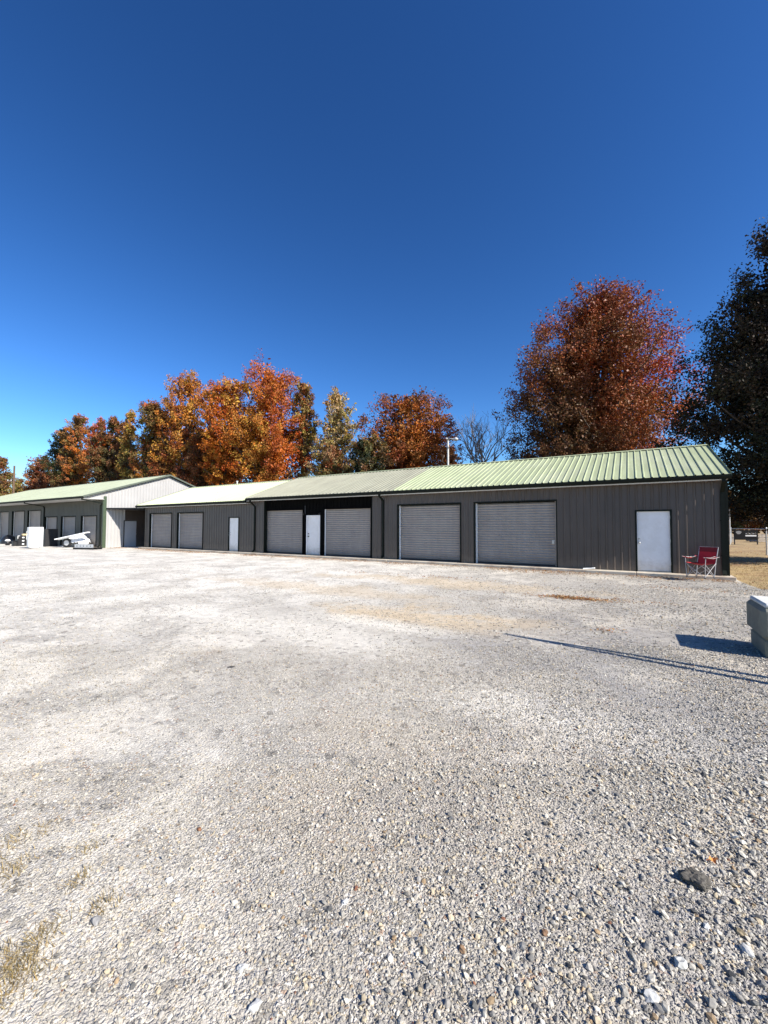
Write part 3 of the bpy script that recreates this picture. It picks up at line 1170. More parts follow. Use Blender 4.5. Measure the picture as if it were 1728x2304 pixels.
PAL = dict(
    orange=(0.47, 0.145, 0.018), deep=(0.36, 0.075, 0.013), red=(0.40, 0.056, 0.014), gold=(0.45, 0.235, 0.040),
    rust=(0.25, 0.072, 0.022), brown=(0.150, 0.072, 0.026), olive=(0.165, 0.135, 0.040), green=(0.055, 0.070, 0.026),
    dark=(0.028, 0.034, 0.018), tan=(0.33, 0.24, 0.12), yolive=(0.30, 0.22, 0.055), maroon=(0.13, 0.036, 0.017), pink=(0.33, 0.13, 0.052),
    darkbr=(0.032, 0.022, 0.013))


def shape_r(kind, t):
    if kind == 'round':
        return np.sqrt(np.clip(1 - (2 * t - 1) ** 2, 0, 1)) ** 0.9
    if kind == 'oval':      # broad low, narrowing to the top
        return np.clip(np.sin(np.pi * np.clip(t, 0, 1) ** 0.62), 0, 1) ** 0.75
    if kind == 'spire':
        return np.clip(np.sin(np.pi * np.clip(t, 0, 1) ** 0.5), 0, 1) ** 0.8 * (1 - 0.35 * t)
    if kind == 'fullness':      # broad shouldered, widest in the lower half, blunt top
        return np.where(t < 0.4, 0.86 + 0.14 * np.sin(t / 0.4 * np.pi / 2), np.clip(1 - (np.clip(t - 0.4, 0, 1) / 0.62) ** 1.6, 0, 1) ** 0.72)
    if kind == 'column':
        return np.clip(1 - np.abs(2 * t - 1) ** 4, 0, 1) ** 0.7
    return np.sqrt(np.clip(1 - t ** 2.2, 0, 1))     # dome from the ground


def limb(mb, p0, p1, r0, r1, seed, n=5, sag=0.12, sides=6):
    r = random.Random(seed)
    p0, p1 = Vector(p0), Vector(p1)
    L = (p1 - p0).length
    pts = []
    for i in range(n + 1):
        t = i / n
        q = p0.lerp(p1, t)
        if 0 < i < n:
            q += Vector((r.uniform(-1, 1), r.uniform(-1, 1), r.uniform(-0.4, 1))) * L * sag * math.sin(math.pi * t) * 0.6
        pts.append(q)
    mb.tube(pts, [r0 + (r1 - r0) * (i / n) ** 0.8 for i in range(n + 1)], sides, cap=False)
    return pts


def tree(name, label, px, top, halfw, bottom, dep, kind, pal, ncl=260, nper=60, leaf=0.13, cat='tree', group='autumn trees behind the storage buildings',
         bark=M_BARK, cscale=1.0, lump=0.28, seed=None, shell=0.55, colfn=None, trunk_px=None, lobes=26, leafm=M_LEAF, up=0.5, yaw_squash=0.9):
    seed = seed if seed is not None else int(abs(px) * 7 + dep)
    r = np.random.default_rng(seed)
    while True:      # step back until the crown clears the rear of the buildings
        base = at_depth(px, 1186, dep)
        Rr = halfw / FPX * dep
        if base[1] - Rr * 0.85 > 26.8 or base[0] - Rr > -1.5:
            break
        dep *= 1.03
    ztop = at_depth(px, top, dep)[2]
    zbot = max(at_depth(px, bottom, dep)[2], GZ + 0.1)
    off_ = abs(px - 864) / FPX
    Rr = halfw / FPX * dep
    H = ztop - zbot
    # cluster centres: on the shells of a dozen or more uneven lobes that fill the envelope
    nl = max(7, int(lobes * (0.6 + H / max(Rr, 0.5) * 0.25)))
    tl = np.clip((np.arange(nl) + r.uniform(0.1, 0.9, nl)) / nl, 0.05, 0.93)
    el = shape_r(kind, tl)
    rl = Rr * r.uniform(0.26, 0.46, nl) * (0.45 + 0.55 * el)
    thl = np.arange(nl) * 2.4 + r.uniform(-0.7, 0.7, nl)
    dl = np.clip(Rr * el - rl * 0.8, 0, None) * r.uniform(0.82, 1.16, nl)
    lc = np.stack([np.cos(thl) * dl, np.sin(thl) * dl * yaw_squash, H * tl], 1)
    lc[:, 2] = np.minimum(lc[:, 2], H - rl * 0.75)
    lc[-1] = (r.uniform(-0.12, 0.12) * Rr, 0, H - rl[-1] * 0.8)
    nl2 = nl + 2
    lc = np.concatenate([lc, [[0, 0, H * 0.45], [0, 0, H * 0.22]]])
    rl = np.concatenate([rl, [min(Rr * 0.66, H * 0.42), min(Rr * 0.66, H * 0.4)]])
    li = r.choice(nl2, ncl, p=rl ** 2 / np.sum(rl ** 2))
    dv = r.normal(size=(ncl, 3))
    dv /= np.linalg.norm(dv, axis=1)[:, None]
    u_ = np.where(r.random(ncl) < 0.75, r.uniform(0.72, 1.0, ncl), r.random(ncl) ** 0.5 * 0.75)
    bump_ = 1 + lump * 0.8 * blob_noise(dv * 1.3 + li[:, None] * 3.1, seed)
    loc_ = lc[li] + dv * (rl[li] * u_ * bump_)[:, None] * np.array([1, 1, 0.92])
    zmax = H * (1 - 0.012)
    loc_[:, 2] = np.where(loc_[:, 2] > zmax, zmax - r.random(ncl) * 0.06 * H, loc_[:, 2])
    cen = loc_ + np.array([base[0], base[1], zbot])
    cen[:, 2] = np.clip(cen[:, 2], GZ + 0.25, None)
    n = ncl
    th = np.arctan2(loc_[:, 1], loc_[:, 0])
    t = np.clip(loc_[:, 2] / H, 0, 1)
    d = np.stack([loc_[:, 0] / Rr, loc_[:, 1] / Rr, (t - 0.5) * 2], 1)
    ok = ~((cen[:, 0] < 3.9) & (cen[:, 1] < 26.5) & (cen[:, 2] < 5.9))
    cen, th, t, d, dv = cen[ok], th[ok], t[ok], d[ok], dv[ok]
    n = len(cen)
    outw = np.stack([np.cos(th), np.sin(th), np.full(n, up) + t * 0.8], 1) + 0.5 * dv
    outw /= np.linalg.norm(outw, axis=1)[:, None]
    spread = Rr * 0.115 * cscale * r.uniform(0.7, 1.35, n)
    names = list(pal)
    wts = np.array([pal[k] for k in names], float)
    wts /= wts.sum()
    ch = r.choice(len(names), n, p=wts)
    cols = np.array([PAL[k] for k in names])[ch]
    # smooth colour drift through the crown: neighbours agree
    order = blob_noise(d * 0.6, seed + 5)
    idx = np.clip(((order - order.min()) / (np.ptp(order) + 1e-6) * len(names)).astype(int), 0, len(names) - 1)
    sm = np.array([PAL[k] for k in names])[idx]
    cols = 0.6 * cols + 0.4 * sm
    if colfn is not None:
        cols = colfn(cols, cen, base, Rr, zbot, H, r)
    tr = thing(name, (float(base[0]), float(base[1]), GZ - 0.03), label, cat, group)
    V, F, K = leaves_from(cen, outw, spread, nper, leaf, cols, seed + 2)
    # the inside of the crown: fewer, larger sprays that close it up
    ni = max(20, int(n * 0.4))
    ii = r.choice(n, ni, replace=False)
    axis_ = np.stack([np.full(ni, base[0]), np.full(ni, base[1]), cen[ii, 2] * 0.9 + (zbot + H * 0.4) * 0.1], 1)
    ci = axis_ + (cen[ii] - axis_) * r.uniform(0.25, 0.82, (ni, 1))
    ok2 = ~((ci[:, 0] < 3.9) & (ci[:, 1] < 26.5) & (ci[:, 2] < 5.9))
    V2, F2, K2 = leaves_from(ci[ok2], outw[ii][ok2], spread[ii][ok2] * 1.5, 40, leaf * 2.0, cols[ii][ok2], seed + 9)
    np_mesh('crown', np.concatenate([V, V2]), np.concatenate([F, F2 + len(V)]), leafm, tr, np.concatenate([K, K2]))
    mb = MB()
    tz = zbot + H * 0.62
    r0 = max(0.10, 0.028 * (ztop - GZ))
    bx, by = float(base[0]), float(base[1])
    limb(mb, (bx, by, GZ - 0.05), (bx + r.uniform(-.3, .3), by + r.uniform(-.3, .3), tz), r0, r0 * 0.35, seed, 6, 0.03, 8)
    sel = r.choice(n, min(n, 34), replace=False)
    for k, i in enumerate(sel):
        c = cen[i]
        zb = min(max(zbot + (c[2] - zbot) * r.uniform(0.15, 0.6), GZ + 1.2), tz)
        f = (zb - GZ) / (tz - GZ)
        ln = math.dist(c, (bx, by, zb))
        limb(mb, (bx, by, zb), tuple(c), r0 * (1 - 0.65 * f) * 0.42, 0.015, seed + k, 4, 0.14, 5)
    mb.build('trunk', bark, tr)
    return tr


def bare_tree(name, label, px, top, halfw, dep, seed, group=None, levels=6):
    r = random.Random(seed)
    base = at_depth(px, 1186, dep)
    ztop = float(at_depth(px, top, dep)[2])
    H = ztop - GZ
    tr = thing(name, (float(base[0]), float(base[1]), GZ - 0.03), label, 'tree', group)
    mt_, mt2 = MB(), MB()

    def grow(p, dirv, ln, rad, lev):
        p1 = p + dirv * ln
        target = mt_ if lev <= 1 else mt2
        midp = p.lerp(p1, 0.5) + Vector((r.uniform(-1, 1), r.uniform(-1, 1), r.uniform(-.3, .6))) * ln * 0.08
        target.tube([p, midp, p1], [rad, rad * 0.82, rad * 0.66], 6 if lev < 2 else 4, cap=False)
        if lev >= levels:
            return
        for k in range((r.choice((2, 2, 3)) if lev < 5 else 2) if lev else 4):
            ax = Vector((r.uniform(-1, 1), r.uniform(-1, 1), r.uniform(-0.25, 0.9)))
            nd = (dirv * r.uniform(0.7, 1.1) + ax * 0.85 + Vector((0, 0, 0.14))).normalized()
            grow(p.lerp(p1, r.uniform(0.75, 1.0)), nd, ln * r.uniform(0.60, 0.82), rad * 0.60, lev + 1)
    grow(Vector((base[0], base[1], GZ - 0.05)), Vector((0.03, 0, 1)).normalized(), H * 0.39, H * 0.019, 0)
    mt_.build('trunk', M_GREYBARK, tr)
    mt2.build('branches', M_GREYBARK, tr)
    return tr


def drift_right(col, share=0.55, x0=0.2, w_=0.35):
    def fn(cols, cen, base, Rr, zbot, H, r):
        s = ((cen - base) @ RT) / Rr
        f = np.clip((s - x0) / w_, 0, 1) * share
        return cols * (1 - f[:, None]) + np.array(PAL[col]) * f[:, None]
    return fn


def red_maple_cols(cols, cen, base, Rr, zbot, H, r):
    s = ((cen - base) @ RT) / Rr
    t = (cen[:, 2] - zbot) / H
    f = np.clip((s - 0.25) / 0.4, 0, 1) * 0.85
    oc = np.where((t < 0.45)[:, None], np.array(PAL['orange']), np.array(PAL['red']) * 1.05)
    cols = cols * (1 - f[:, None]) + oc * f[:, None]
    g = np.clip((-s - 0.05) / 0.4, 0, 1) * np.clip((0.62 - t) / 0.25, 0, 1) * 0.85
    cols = cols * (1 - g[:, None]) + (0.45 * np.array(PAL['green']) + 0.55 * np.array(PAL['maroon'])) * g[:, None]
    return cols


# nearest first
tree('maple_tree', 'very tall rust red maple behind the right half of the green roof', 1344, 640, 202, 1120, 34, 'fullness',
     dict(rust=6, brown=1, maroon=1.5, deep=1.5), ncl=1500, nper=78, leaf=0.092, cscale=0.62, lump=0.15, colfn=red_maple_cols, seed=41, shell=0.6)
tree('oak_tree', 'towering near-black leafy tree rising past the right edge of the roof', 1842, 448, 266, 1185, 19, 'oval',
     dict(dark=3, darkbr=6), ncl=1900, nper=78, leaf=0.074, cscale=0.62, lump=0.2, seed=52, shell=0.5, leafm=M_DARKLEAF)
tree('oak_tree', 'round russet oak on the skyline behind the street lamp', 922, 885, 112, 1095, 42, 'round',
     dict(rust=5, brown=3, maroon=1, orange=0.6), ncl=480, nper=71, leaf=0.101, cscale=0.72, lump=0.18, seed=63)
tree('broadleaf_tree', 'low dark olive tree filling the gap left of the round russet oak', 825, 985, 66, 1120, 38, 'dome',
     dict(olive=3, dark=4, brown=2), ncl=230, nper=71, leaf=0.096, seed=64)
tree('poplar_tree', 'slim pale yellow-grey poplar between the big orange tree and the russet oak', 755, 858, 60, 1100, 44, 'oval',
     dict(yolive=5, tan=4, gold=1), ncl=260, nper=51, leaf=0.096, cscale=0.95, lump=0.25, seed=65, bark=M_PALEBARK)
tree('broadleaf_tree', 'low russet bushes under the pale yellow-grey poplar', 748, 1000, 58, 1110, 41, 'dome',
     dict(tan=2, brown=3, olive=2, rust=2), ncl=190, nper=65, leaf=0.096, seed=66)
tree('maple_tree', 'biggest broad orange tree behind the middle roof, red on its right side', 590, 820, 118, 1150, 38, 'round',
     dict(orange=5, deep=3, gold=2, rust=3), ncl=820, nper=73, leaf=0.096, cscale=0.72, lump=0.17, seed=77, colfn=drift_right('red', 0.75, 0.5, 0.3))
tree('maple_tree', 'upright golden orange tree with ragged top above the peak of the white gable', 420, 832, 72, 1145, 40, 'column',
     dict(orange=4, gold=5, rust=2, pink=1), ncl=520, nper=68, leaf=0.096, cscale=0.8, lump=0.26, seed=78, up=1.0)
tree('maple_tree', 'orange tree wedged between the golden upright one and the biggest broad one', 500, 842, 58, 1140, 41, 'round',
     dict(orange=5, deep=3, gold=2, rust=2), ncl=420, nper=70, leaf=0.096, cscale=0.8, lump=0.22, seed=95)
tree('broadleaf_tree', 'olive brown crown just behind the red side of the biggest orange tree', 682, 856, 32, 1085, 46, 'round',
     dict(yolive=3, brown=3, rust=2), ncl=170, nper=58, leaf=0.105, cscale=1.4, seed=79)
tree('maple_tree', 'small bright orange tree in front of a brown-green one, left of the golden tree', 330, 970, 40, 1120, 44, 'spire',
     dict(orange=4, pink=3, gold=1), ncl=190, nper=63, leaf=0.096, cscale=1.1, seed=80)
tree('broadleaf_tree', 'tall brown-green tree left of the golden orange tree', 345, 902, 48, 1110, 52, 'column',
     dict(brown=5, rust=2, olive=3), ncl=280, nper=65, leaf=0.110, cscale=1.1, seed=81)
tree('poplar_tree', 'narrow yellow-olive tree with a pointed top in the left woods', 288, 918, 33, 1115, 50, 'spire',
     dict(yolive=6, gold=1, brown=2), ncl=190, nper=58, leaf=0.105, cscale=1.2, seed=82)
tree('maple_tree', 'red topped young tree with pale thin trunk above the left roof', 219, 935, 31, 1060, 46, 'oval',
     dict(red=4, pink=3, orange=1), ncl=170, nper=63, leaf=0.096, cscale=1.15, seed=83, bark=M_PALEBARK)
tree('broadleaf_tree', 'dark green tree standing behind the red topped young one', 246, 935, 46, 1120, 56, 'round',
     dict(green=4, brown=4, rust=1), ncl=230, nper=65, leaf=0.113, cscale=1.0, seed=84)
tree('broadleaf_tree', 'olive and orange tree at the left shoulder of the woods', 172, 932, 40, 1115, 52, 'column',
     dict(olive=2, brown=3, orange=2, pink=2), ncl=260, nper=65, leaf=0.105, cscale=1.0, seed=85)
tree('broadleaf_tree', 'dark grey-green tree ending the woods above the far left roof', 134, 962, 32, 1110, 50, 'round',
     dict(dark=4, green=3), ncl=200, nper=65, leaf=0.105, cscale=1.0, seed=86)
tree('oak_tree', 'rounded pinkish-brown tree right of the utility pole', 90, 1028, 46, 1130, 55, 'dome',
     dict(pink=4, brown=3, maroon=2), ncl=240, nper=61, leaf=0.113, cscale=0.9, seed=87)
tree('broadleaf_tree', 'low dark green tree crouched before the dark woods, above the far left roof', 155, 1028, 40, 1120, 45, 'dome',
     dict(dark=2, olive=3, brown=2), ncl=190, nper=61, leaf=0.096, seed=88)
tree('broadleaf_tree', 'small olive bush-like tree beside the utility pole', 42, 1078, 32, 1140, 58, 'dome',
     dict(olive=4, yolive=2), ncl=130, nper=58, leaf=0.113, seed=89)
tree('oak_tree', 'brown tree cut by the left edge of the picture', 0, 1026, 34, 1140, 60, 'oval',
     dict(brown=4, olive=2, rust=1), ncl=180, nper=58, leaf=0.113, seed=90)
tree('maple_tree', 'rust coloured understorey tree low behind the bright wing roof', 455, 975, 62, 1120, 36, 'dome',
     dict(deep=2, rust=4, brown=4, maroon=3), ncl=300, nper=66, leaf=0.092, seed=91)
tree('broadleaf_tree', 'brown understorey tree low behind the peak of the white gable', 262, 1000, 60, 1120, 43, 'dome',
     dict(brown=4, rust=2, dark=3, olive=1), ncl=280, nper=66, leaf=0.096, seed=92)
tree('maple_tree', 'dark russet understorey tree between the golden tree and the white gable peak', 368, 1000, 46, 1120, 41, 'dome',
     dict(brown=4, rust=3, maroon=3), ncl=220, nper=66, leaf=0.096, seed=94)
tree('oak_tree', 'low rust tree half hidden behind the ridge below the street lamp', 1010, 1000, 38, 1095, 48, 'dome',
     dict(rust=4, brown=3), ncl=130, nper=58, leaf=0.105, seed=93)
bare_tree('bare_tree', 'leafless grey tree on the skyline left of the tall rust red maple', 1102, 938, 50, 40, 6, 'leafless trees')
bare_tree('bare_tree', 'smaller thin leafless tree just right of the street lamp', 1046, 975, 30, 46, 9, 'leafless trees')
# trees past the right end of the building
for (px, top, hw, bot, dep, kd, pl, lab, sd) in (
        (1690, 1095, 62, 1188, 70, 'dome', dict(yolive=3, brown=4, rust=2), 'distant ochre tree over the black banner', 101),
        (1642, 1100, 34, 1190, 62, 'dome', dict(brown=4, olive=2), 'distant brown tree showing past the end corner of the building', 102),
        (1745, 1080, 60, 1190, 58, 'dome', dict(dark=4, brown=3), 'distant dark tree at the right edge behind the fence', 103)):
    tree('broadleaf_tree', lab, px, top, hw, bot, dep, kd, pl, ncl=150, nper=52, leaf=0.131, seed=sd, group='trees across the lawn', bark=M_PALEBARK)


# ------------------------------------------------------------------ undergrowth along the back of the buildings and a far tree line: masses
def mass(name, n, xr, yfun, zr, cols, leaf, spread, nper, seed):
    r = np.random.default_rng(seed)
    x = r.uniform(*xr, n)
    y = yfun(x) + r.uniform(-2.5, 2.5, n)
    top = zr[1] * (0.75 + 0.35 * np.sin(x * 0.31) * np.sin(x * 0.13 + 1))
    z = GZ + zr[0] + r.random(n) ** 0.8 * (top - zr[0])
    c = np.stack([x, y, z], 1)
    K = np.array([PAL[k] for k in cols])[r.integers(0, len(cols), n)]
    V, F, KK = leaves_from(c, np.tile([0, 0, 0.6], (n, 1)), np.full(n, spread), nper, leaf, K, seed)
    o = np_mesh(name, V, F, M_LEAF, None, KK)
    o['kind'] = 'stuff'
    return o


mass('undergrowth', 620, (-75, -2), lambda x: 37 + 0.10 * np.abs(x), (0.2, 6.0), ['brown', 'dark', 'rust', 'olive', 'darkbr'], 0.13, 0.8, 40, 201)
mass('woods', 700, (-130, 90), lambda x: 92 + 0.0 * x, (0.3, 8.5), ['brown', 'olive', 'dark', 'rust', 'darkbr'], 0.30, 1.5, 34, 202)

# ------------------------------------------------------------------ poles and lamps behind
b = at_depth(1008.5, 1186, 34)
zt = float(at_depth(1008.5, 988, 34)[2])
lamp = thing('street_lamp', (b[0], b[1], GZ - 0.03), 'white street lamp post with curved arm rising behind the roof ridge', 'street lamp')
mb = MB()
mb.tube([(b[0], b[1], GZ - 0.1), (b[0], b[1], zt)], [0.10, 0.08], 10)
mb.build('post', M_PALEPOLE, lamp)
e1 = at_depth(1020, 988, 33.6)
mb = MB()
mb.tube([(b[0], b[1], zt - 0.1), (b[0] + 0.12, b[1] - 0.1, zt + 0.05), tuple(at_depth(1014, 987, 33.8)), tuple(e1)], 0.05, 8)
mb.build('arm', M_PALEPOLE, lamp)
mb = MB()
c = np.array(e1) + RT * 0.2
mb.lathe([(0.03, 0.17), (0.10, 0.14), (0.14, 0.06), (0.22, 0.0), (0.21, -0.05), (0.16, -0.12), (0.05, -0.15), (0.0, -0.15)], c, 14)
mb.build('lamp_head', M_GALV, lamp)
mb = MB()
cc = (b[0] - 0.12, b[1], zt + 0.06)
mb.lathe([(0.0, 0.14), (0.07, 0.12), (0.08, 0.0), (0.0, -0.02)], cc, 10)
mb.build('photocell', M_GALV, lamp)

b = at_depth(1594, 1186, 27)
zt = float(at_depth(1594, 976, 27)[2])
lp = thing('yard_lamp', (b[0], b[1], GZ - 0.03), 'thin grey lamp pole with small round head behind the right end of the ridge', 'yard lamp')
mb = MB()
mb.tube([(b[0], b[1], GZ - 0.1), (b[0], b[1], zt - 0.1)], [0.07, 0.045], 8)
mb.build('post', M_GALV, lp)
mb = MB()
mb.lathe([(0.0, 0.20), (0.10, 0.17), (0.16, 0.05), (0.15, -0.06), (0.06, -0.12), (0.0, -0.12)], (b[0] + 0.05, b[1], zt), 12)
mb.build('lamp_head', M_PALEPOLE, lp)

b = at_depth(27.5, 1186, 50)
zt = float(at_depth(27.5, 1047, 50)[2])
up_ = thing('utility_pole', (b[0], b[1], GZ - 0.03), 'brown wooden utility pole with cross-arm at the far left above the roof', 'utility pole')
mb = MB()
mb.tube([(b[0], b[1], GZ - 0.1), (b[0], b[1], zt)], [0.15, 0.10], 10)
mb.build('post', M_WOODP, up_)
zc = float(at_depth(27.5, 1083, 50)[2])
mb = MB()
a0 = np.array([b[0], b[1], zc]) - RT * 0.85
a1 = np.array([b[0], b[1], zc]) + RT * 0.35
mb.tube([tuple(a0), tuple(a1)], 0.06, 6)
mb.build('crossarm', M_WOODP, up_)
for s in (-0.75, -0.35):
    q = np.array([b[0], b[1], zc + 0.06]) + RT * s
    mb = MB()
    mb.lathe([(0.05, 0), (0.07, 0.06), (0.03, 0.12), (0.06, 0.16), (0.0, 0.2)], q, 8)
    mb.build('insulator', M_GALV, up_)

b = at_depth(1641.5, 1186, 40)
mb = MB()
mb.tube([(b[0], b[1], GZ - 0.1), (b[0] + 0.03, b[1], float(at_depth(1641, 1148, 40)[2]))], [0.055, 0.045], 8)
mb.tube([(b[0] + 0.03, b[1], float(at_depth(1641, 1148, 40)[2])), (b[0] + 0.03, b[1], float(at_depth(1641, 1146.5, 40)[2]))], [0.06, 0.03], 8)
tag(mb.build('marker_pole', M_PALEPOLE), 'thin white pole on the lawn close beside the building corner', 'pole')

# ------------------------------------------------------------------ fence, banner and logs across the lawn on the right
fx = thing('pipe_fence', tuple(at_depth(1724, 1245, 24)[:2]) + (GZ - 0.03,), 'grey pipe fence crossing the lawn at the right edge', 'fence')
pa = at_depth(1723.5, 1186, 24.5)
pb = at_depth(1640, 1186, 47)
pa2, pb2 = np.array([pa[0], pa[1]]), np.array([pb[0], pb[1]])
dirf = (pb2 - pa2) / np.linalg.norm(pb2 - pa2)
FH = 1.47
for k in range(0, 2):
    q = pa2 + dirf * (k * 25.5)
    mb = MB()
    mb.tube([(q[0], q[1], GZ - 0.1), (q[0], q[1], FH)], 0.04, 8)
    mb.lathe([(0.055, 0), (0.05, 0.04), (0.0, 0.065)], (q[0], q[1], FH), 8)
    mb.build('post', M_GALV, fx)
q0, q1 = pa2 - dirf * 0.0, pa2 + dirf * 26
for z in (FH - 0.05,):
    mb = MB()
    mb.tube([(q0[0], q0[1], z), (q1[0], q1[1], z)], 0.025, 6)
    mb.build('rail', M_GALV, fx)

# black banner sign on two posts
bl, br = at_depth(1653, 1186, 40), at_depth(1704.5, 1186, 40)
b0 = np.array([bl[0], bl[1], 0.0])
ex = (br - bl)
W_ = np.linalg.norm(ex[:2])
ex = np.array([ex[0], ex[1], 0]) / W_
nrm = np.array([ex[1], -ex[0], 0])        # towards the camera side
if nrm @ (EYE - bl) < 0:
    nrm = -nrm
zb0 = float(at_depth(1680, 1214.5, 40)[2])
zb1 = float(at_depth(1680, 1192.5, 40)[2])
sg = thing('banner_sign', (b0[0], b0[1], GZ - 0.03), 'black banner sign with faint white lettering between two posts on the lawn', 'sign')


def bp(u, z, d=0.0):
    q = b0 + ex * u + nrm * d
    return (q[0], q[1], z)


mb = MB()
for d0, d1 in ((-0.02, 0.02),):
    pts = [bp(0, zb0), bp(W_, zb0), bp(W_, zb1), bp(0, zb1)]
    lo_ = [tuple(np.array(p) + nrm * d0) for p in pts]
    hi_ = [tuple(np.array(p) + nrm * d1) for p in pts]
    mb.quadgrid([lo_, hi_], 0, False, True)
    mb.poly(lo_[::-1])
    mb.poly(hi_)
mb.build('banner', M_BANNER, sg)
for u in (0.0, W_):
    mb = MB()
    mb.tube([bp(u, GZ - 0.1, -0.06), bp(u, zb1 + 0.05, -0.06)], 0.05, 8)
    mb.build('post', M_DARKMETAL, sg)
HB = zb1 - zb0
mb = MB()          # emblem: a grey rounded shape
mb.poly([bp(W_ * (0.16 + 0.12 * math.cos(a) * (1 + 0.15 * math.sin(3 * a))), zb0 + HB * (0.74 + 0.17 * math.sin(a)), 0.024) for a in [2 * math.pi * k / 20 for k in range(20)]])
mb.build('emblem', M_PRINTG, sg)
mb = MB()          # a script line too small to read, above a ruled line
for k in range(9):
    u = W_ * (0.46 + 0.052 * k)
    hh = HB * (0.10 + 0.06 * ((k * 7) % 3))
    mb.tube([bp(u, zb0 + HB * 0.56, 0.026), bp(u + W_ * 0.02, zb0 + HB * 0.56 + hh, 0.026), bp(u + W_ * 0.036, zb0 + HB * 0.57, 0.026), bp(u + W_ * 0.05, zb0 + HB * 0.60, 0.026)], 0.02, 4)
u0_, u1_ = W_ * 0.45, W_ * 0.93
mb.poly([bp(u0_, zb0 + HB * 0.36, 0.024), bp(u1_, zb0 + HB * 0.36, 0.024), bp(u1_, zb0 + HB * 0.46, 0.024), bp(u0_, zb0 + HB * 0.46, 0.024)])
mb.build('lettering', M_PRINT, sg)

# pale plank stacks either side of the banner
for i, (px0, px1, dep, lab) in enumerate(((1636, 1652.5, 46, 'stack of pale planks left of the black banner'), (1706, 1724, 46, 'stack of pale grey planks right of the black banner'))):
    q0, q1 = at_depth(px0, 1186, dep), at_depth(px1, 1186, dep)
    st = thing('plank_stack', (q0[0], q0[1], GZ - 0.03), lab, 'plank stack', 'plank stacks by the banner')
    for k in range(5):
        mb = MB()
        z = GZ + 0.05 + k * 0.17
        a_, c_ = np.array(q0) - RT * 0.06 * (k % 2), np.array(q1) + RT * 0.08 * ((k + 1) % 2)
        sdv = np.array([-RT[1], RT[0], 0])
        ps = [a_, c_, c_ + sdv * 0.9, a_ + sdv * 0.9]
        lo_ = [(p[0], p[1], z) for p in ps]
        hi_ = [(p[0], p[1], z + 0.11) for p in ps]
        mb.quadgrid([lo_, hi_], 0, False, True)
        mb.poly(hi_)
        mb.poly(lo_[::-1])
        mb.build('plank', M_PALEBARK, st)
# pale logs lying before the banner
for i, (px0, px1, py, rad, lab) in enumerate(((1681, 1694, 1217, 0.16, 'pale cut log lying in front of the banner'), (1688, 1706, 1219, 0.12, 'thinner pale branch lying right of the cut log'))):
    q0, q1 = on_z(px0, py), on_z(px1, py + 1)
    mb = MB()
    z = GZ + rad * 0.9
    mb.tube([(q0[0], q0[1], z), ((q0[0] + q1[0]) / 2, (q0[1] + q1[1]) / 2 + 0.1, z + 0.03), (q1[0], q1[1], z)], [rad, rad * 0.95, rad * 0.8], 10)
    tag(mb.build('log', M_PALEBARK), lab, 'log')

# ------------------------------------------------------------------ red folding camp chair on the slab
cl = on_z(1580, 1299, 0.0)
cx, cy = float(cl[0]), float(cl[1])
chair = thing('camp_chair', (cx, cy, 0.0), 'red canvas folding camp chair by the right corner of the building', 'chair')
fa = math.atan2(-0.74, -0.67)      # way it faces
fx_, fy_ = math.cos(fa), math.sin(fa)
sx_, sy_ = -fy_, fx_               # its left hand side as seen from behind is +s


def cp(s, f, z):
    return (cx + sx_ * s + fx_ * f, cy + sy_ * s + fy_ * f, z)


